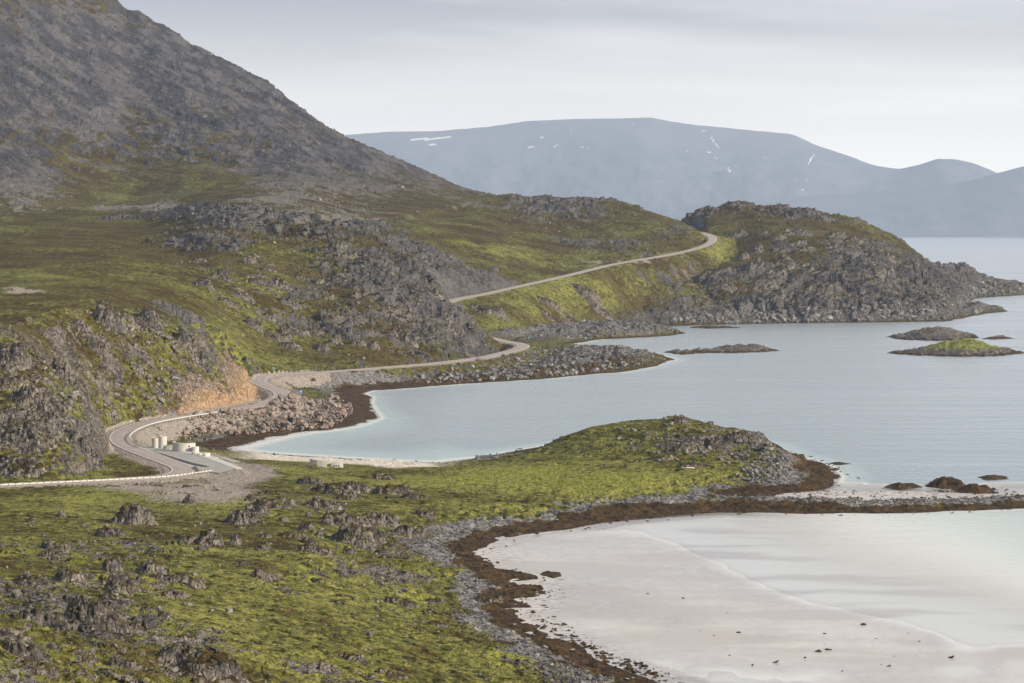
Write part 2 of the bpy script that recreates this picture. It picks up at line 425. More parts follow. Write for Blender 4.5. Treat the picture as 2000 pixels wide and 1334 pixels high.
# --- crags: (u, v of foot, width px, height px, depth factor) of the outcrops one can point at
CRAGS = [(372, 1330, 190, 66, .8), (175, 1238, 130, 62, .7), (35, 1296, 80, 42, .8), (70, 1232, 95, 44, .7), (248, 1026, 85, 46, .8), (205, 1050, 60, 25, .7), (128, 1152, 80, 34, .7),
         (225, 1168, 60, 32, .8), (212, 1116, 42, 34, .8), (288, 1124, 60, 32, .8), (330, 1140, 70, 24, .7), (402, 1062, 46, 34, .8), (455, 1062, 26, 30, .8), (362, 1062, 34, 22, .8), (378, 1150, 34, 25, .8),
         (320, 1168, 30, 22, .8), (50, 1142, 60, 20, .8), (100, 1084, 60, 26, .8), (312, 1216, 28, 24, .8), (60, 1318, 90, 22, .8), (230, 1316, 60, 26, .8), (150, 1300, 60, 18, .8),
         (690, 1070, 90, 42, .9), (730, 1068, 50, 40, .8), (605, 1090, 70, 26, .8), (672, 1028, 110, 30, .6), (628, 997, 80, 24, .6), (530, 1000, 90, 24, .7), (470, 1024, 70, 30, .7), (505, 1008, 40, 22, .7),
         (660, 962, 120, 26, .5), (600, 948, 60, 20, .6), (762, 966, 75, 22, .8), (735, 940, 80, 14, .6), (750, 1030, 60, 30, .7), (800, 1050, 60, 26, .7), (830, 1010, 50, 14, .7),
         (505, 1134, 40, 24, .9), (550, 1138, 20, 10, .9), (665, 1172, 40, 10, .8), (780, 1186, 60, 22, .8), (850, 1180, 40, 14, .8), (690, 1300, 60, 20, .8), (760, 1330, 70, 16, .7), (950, 1180, 60, 16, .8),
         (850, 1228, 50, 14, .8), (885, 1205, 40, 12, .8),
         (120, 925, 120, 34, .5), (250, 930, 90, 40, .5), (40, 935, 90, 30, .6), (160, 895, 60, 60, .5), (30, 880, 120, 50, .5),
         (20, 715, 60, 76, .5), (130, 720, 80, 100, .45), (210, 640, 60, 40, .5), (290, 640, 40, 38, .5), (375, 690, 70, 55, .5), (60, 800, 90, 60, .5), (190, 700, 70, 50, .5), (330, 720, 60, 40, .5),
         (1330, 832, 40, 18, .6), (1300, 900, 50, 12, .7), (1330, 890, 70, 18, .6), (1395, 880, 60, 24, .5), (1450, 872, 70, 26, .5), (1240, 905, 30, 8, .8), (1350, 915, 50, 12, .6),
         (1120, 640, 60, 10, .6), (1150, 590, 60, 24, .4), (1075, 600, 50, 14, .5), (960, 618, 70, 18, .5), (1170, 615, 60, 12, .5), (1070, 625, 40, 12, .5), (930, 605, 40, 10, .5)]

# region paint in survey pixels: (u, v, radius u, radius v, value)
def paint(u, v, spots, base=0.0):
    out = np.full(u.shape, base, np.float32)
    for (cu, cv, ru, rv, val) in spots:
        d = ((u - cu) / ru) ** 2 + ((v - cv) / rv) ** 2
        out += val * np.exp(-d * 1.2).astype(np.float32)
    return out

ROCKP = [(350, 1280, 160, 70, .18), (120, 1180, 150, 110, .32), (250, 1060, 120, 60, .15), (650, 1010, 140, 60, .15), (450, 1010, 90, 40, .1), (780, 1060, 70, 60, .25), (640, 1235, 200, 75, -.45), (430, 1200, 120, 45, -.2), (500, 1080, 90, 40, -.2),
         (100, 980, 160, 30, -.3), (1000, 940, 230, 40, -.7), (1150, 960, 180, 30, -.4),
         (1400, 870, 140, 45, .45), (1250, 880, 120, 40, .1),
         (180, 680, 200, 90, .14), (50, 850, 120, 90, .35), (400, 760, 110, 60, .6), (260, 740, 120, 60, -.30), (130, 780, 60, 30, -.2), (330, 700, 60, 30, -.15), (200, 820, 80, 30, -.15), (160, 860, 60, 50, -.1),
         (120, 480, 200, 60, -.35), (100, 570, 220, 40, -.5), (380, 470, 110, 50, .3), (600, 430, 170, 40, .4), (400, 410, 110, 25, .5), (740, 560, 150, 100, .33), (880, 640, 90, 60, .5), (700, 640, 180, 50, .12), (560, 690, 120, 30, -.3), (480, 690, 60, 30, -.2), (530, 520, 60, 60, -.25), (60, 440, 120, 30, -.2),
         (200, 415, 200, 10, .5), (820, 510, 110, 45, .35), (950, 545, 80, 20, .4), (980, 490, 200, 40, -.5), (880, 430, 110, 30, -.45), (1100, 420, 200, 40, .35), (1150, 480, 150, 20, .4), (1320, 460, 50, 40, .35), (1050, 400, 120, 25, .3),
         (1150, 580, 180, 40, -.5), (1000, 600, 140, 30, -.4), (1420, 480, 50, 40, -.4), (1500, 425, 160, 30, .12), (1480, 445, 80, 16, -.25), (1650, 455, 120, 14, -.25), (1560, 505, 60, 16, -.2), (1450, 560, 50, 18, -.2), (1750, 520, 40, 24, -.2), (1600, 572, 40, 16, -.2), (1380, 470, 50, 20, -.2), (1600, 560, 260, 80, .22), (1380, 530, 60, 40, .1), (1500, 610, 300, 25, .5), (1800, 560, 120, 70, .3),
         (300, 150, 500, 180, .75), (700, 330, 250, 60, .6), (50, 350, 80, 50, .5), (280, 360, 160, 42, -.65), (150, 300, 70, 50, -.3), (100, 230, 60, 60, -.25), (430, 375, 60, 30, -.3), (270, 290, 60, 30, -.25), (600, 300, 100, 30, -.1), (620, 380, 120, 30, .2)]
GREENP = [(1000, 940, 260, 42, .55), (1200, 950, 200, 40, .35), (600, 930, 90, 20, .2), (130, 970, 150, 20, .2), (600, 1200, 320, 120, .12), (985, 1290, 50, 20, .7), (820, 1165, 60, 15, .5), (770, 1120, 60, 15, .4), (450, 975, 40, 20, .5), (250, 1300, 200, 60, -.1),
          (150, 985, 200, 16, .1), (200, 830, 100, 40, .35), (250, 760, 180, 60, .2), (100, 560, 180, 30, .1), (430, 660, 120, 60, .25), (560, 620, 100, 60, .1), (530, 510, 60, 60, .2), (210, 470, 300, 50, -.12),
          (250, 370, 60, 40, .15), (230, 390, 50, 20, .2), (950, 500, 120, 30, .15), (1050, 580, 180, 30, .12), (1200, 590, 150, 30, .02), (960, 640, 80, 20, .35), (1410, 480, 30, 30, .5), (950, 440, 150, 30, -.1), (1500, 440, 200, 50, -.1)]

LAND_BOUND = None
def shore_sd(x, y):
    s = sdf(x, y, LAND)
    return s

def base_height(A, Y, sd=None):
    """smooth shape of the land; returns height and which piece of land owns it"""
    x = A * Y
    hs = []
    fg = bilin(_FG, _ga, _gy, A, Y)
    if sd is None:
        sd = shore_sd(x, Y)
    fg = np.minimum(fg, 0.05 + 0.085 * np.maximum(sd, 0) + 0.0022 * np.maximum(sd, 0) ** 2)
    bch = smooth((A + .122) / .03) * smooth((-.018 - A) / .03) * (Y > 620)      # the sand at the head of the cove
    fg = np.where(bch > .01, np.minimum(fg, (.1 + .035 * np.clip(sd, 0, 30) + .13 * np.maximum(sd - 30, 0)) * bch + fg * (1 - bch)), fg)
    fg = fg - 0.2 * np.maximum(Y - 715, 0) - 700 * np.maximum(A - 0.135, 0)
    low = 2.4 * (1 - np.exp(-np.maximum(sd, 0) / 20.0)) + 0.01 * np.minimum(np.maximum(sd, 0), 100)
    low = np.where(Y < 640, np.minimum(low, 1.5), low)
    sea = np.where(sd < 0, np.maximum(sd * 0.07, -3), 0)
    hs = [fg, low]
    for L in LAYERS:
        h = L(A, Y)
        h = np.minimum(h, 0.1 + np.maximum(sd, 0) * ((.9 + 1.5 * smooth((A - .172) / .02)) if L.name == 'headland' else 0.6))
        hs.append(h)
    H = hs[0].copy(); own = np.zeros(H.shape, np.int8)
    for i, h in enumerate(hs[1:], 1):
        m = h > H
        H = np.where(m, h, H); own = np.where(m, i, own)
    H = np.where(sd < 0, sea, np.maximum(H, 0.02))
    return H, own, sd

# ------------------------------------------------------------------ sampling: rows follow the slope so that steep faces get as many points as flat ground
A0, A1 = -0.262, 0.262
NC, NR = 1310, 920
_ac = np.linspace(A0, A1, 320); _yd = np.geomspace(150, 3300, 1500)
_AD, _YD = np.meshgrid(_ac, _yd, indexing='ij')
_HD, _, _SD = base_height(_AD, _YD)
_UD, _VD = proj(_AD * _YD, _YD, _HD)
def evaluate(AC, YG, cover=True):
    NC = len(AC)
    AG = np.repeat(AC[:, None], YG.shape[1], 1)
    XG = AG * YG
    dr = np.gradient(YG, axis=1)
    bl = lambda L: np.clip(L / (2.2 * dr), 0, 1)          # no relief finer than the rows can carry
    SD = np.zeros_like(XG)
    for c in range(0, NC, 131):
        SD[c:c + 131] = shore_sd(XG[c:c + 131], YG[c:c + 131])
    SD = SD + fbm(XG, YG, 9.0, 3, 5) * np.clip(1.6 * YG / 700, .8, 3.0)
    H, OWN, SD = base_height(AG, YG, SD)
    UG, VG = proj(XG, YG, H)
    U1 = UG + fbm(XG, YG, 40, 3, 301) * 18 ; V1 = VG + fbm(XG, YG, 60, 3, 302) * 12

    # how craggy each piece of land is (m of relief), and how much bare rock it shows
    own_crag = np.array([1.3, 1.0, 3.6, 4.6, 5.0, 1.2, 5.0, 7.0, 6.0, 1.3], np.float32)[OWN]
    own_rock = np.array([.38, .50, .34, .38, .47, .22, .37, .34, .60, .38], np.float32)[OWN]
    rockp = own_rock + paint(U1, V1, ROCKP)
    greenp = np.array([.44, .42, .33, .30, .3, .36, .28, .27, .16, .44], np.float32)[OWN] + paint(U1, V1, GREENP)

    # distance to the road and the lay-by
    sel = (YG > 500) & (YG < 2150)
    DR = np.full(XG.shape, 999.0, np.float32); PR = np.zeros_like(DR)
    for c in range(0, NC, 131):
        s = slice(c, c + 131)
        amin, amax = AG[s].min() * 1.0, AG[s].max()
        keep = [i for i in range(len(ROAD) - 1) if amin - 0.05 < ROAD[i][0] / ROAD[i][1] < amax + 0.05]
        if not keep:
            continue
        best = np.full(XG[s].shape, 999.0 ** 2, np.float32); par = np.zeros(XG[s].shape, np.float32)
        for i in keep:
            ax, ay = ROAD[i][:2]; ex, ey = ROAD[i + 1][:2] - ROAD[i][:2]
            t = np.clip(((XG[s] - ax) * ex + (YG[s] - ay) * ey) / (ex * ex + ey * ey), 0, 1)
            d = (XG[s] - ax - t * ex) ** 2 + (YG[s] - ay - t * ey) ** 2
            m = d < best
            best = np.where(m, d, best); par = np.where(m, i + t, par)
        DR[s] = np.sqrt(best); PR[s] = par
    ZR = np.interp(PR, np.arange(len(ROAD)), ROAD[:, 2])
    DS, PS = seg_dist(XG, YG, SIDE)
    ZS = np.interp(PS, np.arange(len(SIDE)), SIDE[:, 2])
    DP = sdf(XG, YG, PARK)

    # --- crags
    calm = sstep(4.6, 10, DR) * sstep(3, 12, DS) * sstep(2, 10, -DP)          # keep the works level
    wx = XG + fbm(XG, YG, 14, 3, 71) * 5; wy = YG + fbm(XG, YG, 14, 3, 72) * 5
    # rock bedding runs obliquely: stretch the cells along one direction
    rx_, ry_ = wx * 0.86 + wy * 0.5, (-wx * 0.5 + wy * 0.86) * 1.7
    c1, e1, gx1, gy1 = worley(rx_, ry_, 26.0, 11)
    c2, e2, gx2, gy2 = worley(rx_, ry_, 9.0, 23)
    c3, e3, gx3, gy3 = worley(rx_, ry_, 3.4, 37)
    big = fbm(XG, YG, 110, 4, 3)
    fine_pre = fbm(XG, YG, 12, 3, 121)
    med = fbm(XG, YG, 30, 4, 4)
    den = np.clip((rockp - 0.30) * 1.7 + big * 0.55 + med * 0.55, 0, 1)      # where outcrops break the surface
    tl = lambda gx, gy: np.clip(.75 * gx - .85 * gy, -.8, .9)            # beds rise towards the sea and break off
    crag = (c1 - .5) * .8 + tl(gx1, gy1) * .9 + ((c2 - .5) * .4 + tl(gx2, gy2) * .4) * bl(7) + ((c3 - .5) * .12 + tl(gx3, gy3) * .12) * bl(3)
    crag = crag - .12 * np.exp(-e2 * 10) * bl(5)
    far = np.clip(YG / 900, .6, 1.6)
    amp = own_crag * den * calm * np.where(SD < 3, 0.25, 1.0) * np.clip(SD / 12, 0, 1)
    slope_scale = np.clip(H / 6.0, 0.15, 1.0)
    rough_ = np.array([0, 0, .5, .5, .6, 0, .5, .85, .08, .3], np.float32)[OWN]
    H2 = H + amp * slope_scale * crag * rough_ + big * 1.5 * calm * slope_scale * (own_crag > 2) + med * 0.8 * calm * slope_scale
    # ledges: steep ground breaks into steps that run along the slope, each cell of rock at its own level
    lx_ = XG * .93 + YG * .37 + fbm(XG, YG, 40, 2, 131) * 14; ly_ = (YG * .93 - XG * .37) * 1.0 + fbm(XG, YG, 40, 2, 132) * 14
    cl, el, _, _ = worley(lx_ / 2.2, ly_, 11.0, 141)
    cl2, el2, _, _ = worley(lx_ / 1.7, ly_, 4.6, 151)
    led = np.zeros_like(H2)
    for stp, cc, wt_, b_ in ((6.0, cl, .75, 5.0), (2.3, cl2, .55, 2.6)):
        stp = stp * np.where(OWN >= 7, 1.5, 1.0) * np.where(OWN == 9, .5, 1) * np.where(YG < 700, .75, 1.0)
        T = (H2 + cc * stp * 1.2 + fine_pre * stp * .5) / stp
        k_ = np.floor(T); fr_ = T - k_
        led = led + wt_ * bl(b_) * stp * (k_ + sstep(.22, .72, fr_) - T)
    H2 = H2 + led * np.clip(den * 1.3, 0, 1) * calm * np.clip(SD / 10, 0, 1) * np.array([.6, .3, 1, 1, 1, .2, .9, 1, .55, .6], np.float32)[OWN]
    # gullied scree on the big mountain
    al = XG * .90 - YG * .42; ac_ = XG * .42 + YG * .90
    rid = 1 - np.abs(fbm(al / 6.0 + fbm(XG, YG, 60, 3, 171) * 3, ac_, 26, 3, 161)) * 2
    rid2 = 1 - np.abs(fbm(al / 3.5, ac_, 9, 2, 165)) * 2
    H2 = H2 + np.where(OWN == 8, (rid * 5.0 + rid2 * 1.6 * bl(8)) * sstep(80, 130, H) * (den > -.1), 0)
    # single outcrops
    CR = np.zeros_like(H)
    def ground_guess(u, v, UG=UG, VG=VG):
        j = np.argmin((UG - u) ** 2 + (VG - v) ** 2 + np.where(VG <= 0, 1e9, 0))
        return np.unravel_index(j, UG.shape)
    for (cu, cv, wpx, hpx, dfac) in ():
        ci, cj = ground_guess(cu, cv)
        X0, Y0 = XG[ci, cj], YG[ci, cj]
        w = wpx * Y0 / F * 0.5; h = hpx * Y0 / F * 0.72; dep = max(w * dfac, h * 0.8)
        ilo = np.searchsorted(AC, (X0 - 1.6 * w) / Y0) ; ihi = np.searchsorted(AC, (X0 + 1.6 * w) / Y0) + 1
        s = slice(max(ilo, 0), min(ihi, NC))
        lx = (XG[s] - X0) / w; ly = (YG[s] - (Y0 + dep * 0.9)) / dep
        ang = (c2[s] - .5) * 0.3 + (c3[s] - .5) * .12
        q = np.sqrt(lx ** 2 + ly ** 2) + ang
        top = 1 - 0.35 * np.clip(ly + 1, 0, 2) / 2 + 0.25 * (c2[s] - .5) + 0.12 * (c3[s] - .5) - .2 * np.exp(-e2[s] * 12)
        prof = sstep(1.15, 0.62, q + 0.35 * np.maximum(ly, 0))
        add = h * prof * np.maximum(top, 0.2)
        CR[s] = np.maximum(CR[s], add)
    H2 = H2 + CR * calm
    crmask = CR > 0.25
    # tussocks and hummocks on the vegetated ground
    hum = fbm(XG, YG, 3.6, 3, 91); hum2 = fbm(XG, YG, 11.0, 3, 92); hum3 = fbm(XG, YG, 1.3, 2, 94)
    veg = 1 - np.clip(rockp, 0, 1) * 0.5
    H2 = H2 + calm * np.clip(SD / 14, 0, 1) * veg * (np.abs(hum) * 1.15 * far * bl(2.4) + np.abs(hum3) * .5 * bl(1.2) + hum2 * 0.7 * far * bl(9))
    # shore: cobbles and weed make a broken surface
    lump = fbm(XG, YG, 2.6, 3, 93)
    SW = np.where(YG < 760, 9.5, 12.0) * (1 + 0.5 * fbm(XG, YG, 50, 2, 95))
    shz = (SD > 0) & (SD < 2.4 * SW)
    H2 = H2 + np.where(shz, np.clip(SD / 3, 0, 1) * lump * 0.6 * bl(2.6), 0)
    rocky_pt = paint(UG, VG, [(1180, 705, 130, 26, 1.2), (1000, 735, 190, 12, .7), (1180, 650, 150, 14, 1.2), (1600, 622, 330, 14, 1.3), (1930, 590, 80, 25, 1.0), (1030, 655, 70, 10, .8), (860, 740, 60, 10, .7)])
    c4, e4, gx4, gy4 = worley(rx_ * 1.0, ry_ * 1.0, 12.0, 53)
    rk = np.clip(rocky_pt, 0, 1) * np.clip((SD - 1) / 10, 0, 1) * np.clip(DR / 10 - 1, 0, 1)
    H2 = H2 + rk * (2.2 * c4 + 1.6 * np.maximum(gx4, -.5) + 1.3 * c2 + .5 * c3 - .6 * np.exp(-e4 * 10)) * (1 + 0.5 * (YG > 1500))
    H2 = np.where(SD < 0, np.minimum(H2, SD * np.where(YG < 640, .05, .22)), H2)
    # the road bench: cut on the hill side, bank on the sea side
    H2 = np.where(DR < 60, np.minimum(H2, ZR + np.maximum(DR - 5.4, 0) * 1.35 - 0.12), H2)
    bank = ZR - 0.12 - np.maximum(DR - 4.9, 0) * 0.52 - np.maximum(DR - 15, 0) * .6 + hum * 0.12 * np.clip(DR - 6, 0, 1)
    bank = np.where(SD > -4, bank, -9)
    bankm = (bank > H2 - 0.02) & (DR < 40)
    H2 = np.maximum(H2, np.where(DR < 40, bank, -99))
    H2 = np.where(DS < 30, np.minimum(H2, ZS - .1 + np.maximum(DS - 3, 0) * .8), H2)
    H2 = np.where(DS < 12, np.maximum(H2, ZS - .1 - np.maximum(DS - 3, 0) * .5), H2)
    pz = PARK_Z - 0.08
    H2 = np.where(DP > 0, np.where(DR > 4.5, pz, np.minimum(H2, pz)), np.where((DP > -18) & (DR > 5), np.maximum(np.minimum(H2, pz + np.maximum(-DP, 0) * .6), pz + DP * .45), H2))

    # --- land cover
    if not cover:
        return dict(H2=H2, SD=SD)
    xi, xj = np.gradient(XG, axis=0), np.gradient(XG, axis=1)
    yi, yj = np.gradient(YG, axis=0), np.gradient(YG, axis=1)
    hi, hj = np.gradient(H2, axis=0), np.gradient(H2, axis=1)
    det = xi * yj - xj * yi
    det = np.where(np.abs(det) < 1e-6, 1e-6, det)
    dHx = (hi * yj - hj * yi) / det
    dHy = (hj * xi - hi * xj) / det
    slope = np.sqrt(dHx ** 2 + dHy ** 2)
    fine = fbm(XG, YG, 7, 4, 201, .6)
    finer = fbm(XG, YG, 2.2, 3, 202, .6)
    rock = sstep(0.42, 0.62, rockp * 0.62 + np.clip(slope, 0, 2.2) * 0.25 + fine * 0.36 + finer * 0.22 + med * .22 + big * 0.15 + np.where(OWN == 8, -.28 * np.clip(rid2 - .1, 0, 1) - .35 * big, 0) + crmask * 0.10 - 0.02)
    rock = np.maximum(rock, np.clip(rk * 1.6, 0, 1) * sstep(-.3, .1, fine + .35))
    green = np.clip(greenp - .04 + fine * 0.34 + med * 0.45, 0, 1)
    weedz = SW * (1 + .45 * fine)
    weed = sstep(1.25, 0.85, SD / weedz) * (SD > 0)
    cob = sstep(1.95, 1.35, SD / weedz + .7 * med + .3 * fine) * (SD > 0) * (1 - weed)
    farshore = np.clip((YG - 1100) / 300, 0, 1)
    weed = np.where(SD > 0, np.maximum(weed * (1 - farshore), sstep(1.1, .5, H2) * farshore), 1.0)
    cob = np.maximum(cob * (1 - .6 * farshore), np.clip(rk, 0, 1) * (1 - weed))
    beach = smooth((AG + .122) / .03) * smooth((-.018 - AG) / .03) * sstep(37, 29, SD + 6 * fbm(XG, YG, 12, 3, 77)) * 1.5 * sstep(772, 752, YG) * (YG > 620)
    beach = np.clip(beach, 0, 1) * (YG > 640)
    cob = np.where((UG > 1420) & (VG > 952) & (SD > 0) & (YG < 680), 1 - weed, cob)
    weed *= (1 - beach); cob *= (1 - beach)
    grav = np.where(YG > 1050, sstep(6.5, 4.5, DR) * .9, sstep(22, 10, DR) * (bankm | (DR < 6)))
    grav = np.maximum(grav, sstep(-16, -6, DP + 3 * fine))
    grav = np.maximum(grav, np.clip(paint(U1, V1, [(385, 961, 120, 24, 1.5), (230, 953, 90, 9, .7), (470, 925, 60, 14, 1.6), (300, 835, 60, 14, .8), (380, 830, 60, 10, .6)]), 0, 1) * (YG < 860))
    grav = np.maximum(grav, np.clip(paint(U1, V1, [(600, 745, 140, 8, 1.2), (1140, 525, 130, 10, .6), (1160, 517, 90, 9, .6), (1250, 517, 60, 7, .8), (40, 568, 45, 10, 1.3)]), 0, 1) * sstep(-.35, .05, fine))
    grav = grav * (1 - np.clip(paint(UG, VG, [(60, 968, 100, 16, 1.2), (450, 805, 70, 6, .8), (590, 770, 50, 10, .8), (1060, 690, 50, 14, 1.0), (960, 705, 60, 8, .5), (1100, 545, 230, 40, 1.0), (1400, 490, 60, 30, 1.0)]), 0, 1))
    grav = grav * sstep(-.75, -.2, fine + .3 * finer)
    grav *= (1 - weed)
    cliff = np.clip(paint(UG, VG, [(405, 765, 70, 45, 1.5), (445, 760, 40, 45, 1.4), (25, 720, 40, 60, .25), (350, 790, 30, 18, 1.0), (480, 775, 20, 30, 1.0)]), 0, 1) * (OWN == 2)
    rock = np.maximum(rock * (1 - grav), cliff * sstep(.25, .7, slope))
    rock *= (1 - weed) * (1 - beach)
    moss = sstep(0.2, -0.3, fine)
    dark_wet = weed
    pale = np.clip(paint(U1, V1, [(400, 430, 160, 60, .9), (600, 440, 200, 50, .8), (260, 540, 80, 15, .5), (150, 410, 250, 8, .9), (1000, 430, 150, 30, .5), (560, 380, 150, 30, .4), (450, 340, 60, 20, .6), (870, 420, 60, 15, .5)]), 0, 1)
    return {k: v for k, v in locals().items() if isinstance(v, np.ndarray)}

def spread(AC, YR, Hs, SDs, n, wcol):
    """rows of points spaced evenly along the slope as seen from the road side"""
    X = AC[:, None] * YR
    U, V = proj(X, YR, Hs)
    dv = np.abs(np.diff(V, axis=1)) * 0.7 + np.abs(np.diff(Hs, axis=1)) * F / YR[:, 1:] * 0.45
    vis = V[:, 1:] <= np.minimum.accumulate(V, axis=1)[:, :-1] + 2
    infr = (V[:, 1:] < 1420) & (V[:, 1:] > -60)
    met = dv * np.where(vis, 1.0, 0.25) * np.where(infr, 1.0, 0.12) * np.where(SDs[:, 1:] < -12, 0.03, 1.0) + 0.02 * 1500 / YR.shape[1] + np.where((SDs[:, 1:] > -7) & (SDs[:, 1:] < 14), np.diff(YR, axis=1) * .55, 0) * (YR[:, 1:] < 1500)
    Y0 = np.geomspace(150, 3300, 2200)
    cum = np.concatenate([np.zeros((len(AC), 1)), np.cumsum(met, axis=1)], axis=1)
    C = np.stack([np.interp(Y0, YR[i], cum[i]) for i in range(len(AC))])
    ker = np.hanning(wcol); ker /= ker.sum()
    P = np.pad(C, ((wcol // 2, wcol // 2), (0, 0)), 'edge')
    C = sum(ker[k] * P[k:k + len(AC)] for k in range(wcol))
    return np.stack([np.interp(np.linspace(0, C[i, -1], n), C[i], Y0) for i in range(len(AC))])

def recol(rows, ac, AC):
    i = np.clip((AC - ac[0]) / (ac[1] - ac[0]), 0, len(ac) - 1.001); i0 = i.astype(int); f = (i - i0)[:, None]
    return rows[i0] * (1 - f) + rows[i0 + 1] * f

_rows = spread(_ac, _YD, _HD, _SD, 900, 41)
_a2 = np.linspace(A0, A1, 640)
_Y2 = recol(_rows, _ac, _a2)
_e = evaluate(_a2, _Y2, False)
_rows = spread(_a2, _Y2, _e['H2'], _e['SD'], NR, 61)
AC = np.linspace(A0, A1, NC)
YG = recol(_rows, _a2, AC)
globals().update(evaluate(AC, YG))

# broken faces: push bare rock in and out along its own normal
def vnoise3(x, y, z, s=0):
    iz = np.floor(z); fz_ = (z - iz); fz_ = fz_ * fz_ * (3 - 2 * fz_)
    iz = iz.astype(np.int64)
    ix = np.floor(x); iy = np.floor(y)
    fx = (x - ix); fy = (y - iy); fx = fx * fx * (3 - 2 * fx); fy = fy * fy * (3 - 2 * fy)
    ix = ix.astype(np.int64); iy = iy.astype(np.int64)
    def lay(k):
        o = k * 19349663
        return (_hash(ix + o, iy, s) * (1 - fx) + _hash(ix + 1 + o, iy, s) * fx) * (1 - fy) + (_hash(ix + o, iy + 1, s) * (1 - fx) + _hash(ix + 1 + o, iy + 1, s) * fx) * fy
    return lay(iz) * (1 - fz_) + lay(iz + 1) * fz_

sc_ = np.clip(YG / 700, .7, 2.0)
n3 = np.zeros_like(H2)
for o, (L, w) in enumerate(((4.5, 1.0), (2.0, .6), (.95, .35))):
    n3 += w * (1 - 2 * np.abs(2 * vnoise3(XG / (L * sc_), YG / (L * sc_), H2 / (L * sc_) * 1.4, 400 + o) - 1))
nl = np.sqrt(1 + dHx ** 2 + dHy ** 2)
ampn = rock * calm * np.clip(SD / 5, 0, 1) * sc_ * .7 * np.clip(8 / dr, 0, 1) * np.where(OWN == 8, .6, 1) * np.clip(.35 + slope, 0, 1.2) * (1 + .5 * cliff)
X3 = XG - dHx / nl * ampn * n3
Y3 = YG - dHy / nl * ampn * n3
Z3 = H2 + ampn * n3 / nl * .8

def mesh_from(name, verts, faces, mat, smooth_shade=True, attrs=None, parent=None):
    me = bpy.data.meshes.new(name)
    nv, nf = len(verts), len(faces)
    k = faces.shape[1]
    me.vertices.add(nv); me.vertices.foreach_set("co", np.ascontiguousarray(verts, np.float32).ravel())
    me.loops.add(nf * k); me.loops.foreach_set("vertex_index", np.ascontiguousarray(faces, np.int32).ravel())
    me.polygons.add(nf); me.polygons.foreach_set("loop_start", np.arange(0, nf * k, k, dtype=np.int32))
    me.polygons.foreach_set("loop_total", np.full(nf, k, np.int32))
    me.polygons.foreach_set("use_smooth", np.full(nf, smooth_shade, bool))
    me.update(calc_edges=True)
    for an, arr in (attrs or {}).items():
        at = me.attributes.new(an, 'FLOAT', 'POINT')
        at.data.foreach_set("value", np.ascontiguousarray(arr, np.float32).ravel())
    if mat: me.materials.append(mat)
    o = bpy.data.objects.new(name, me)
    COL.objects.link(o)
    if parent is not None: o.parent = parent
    return o

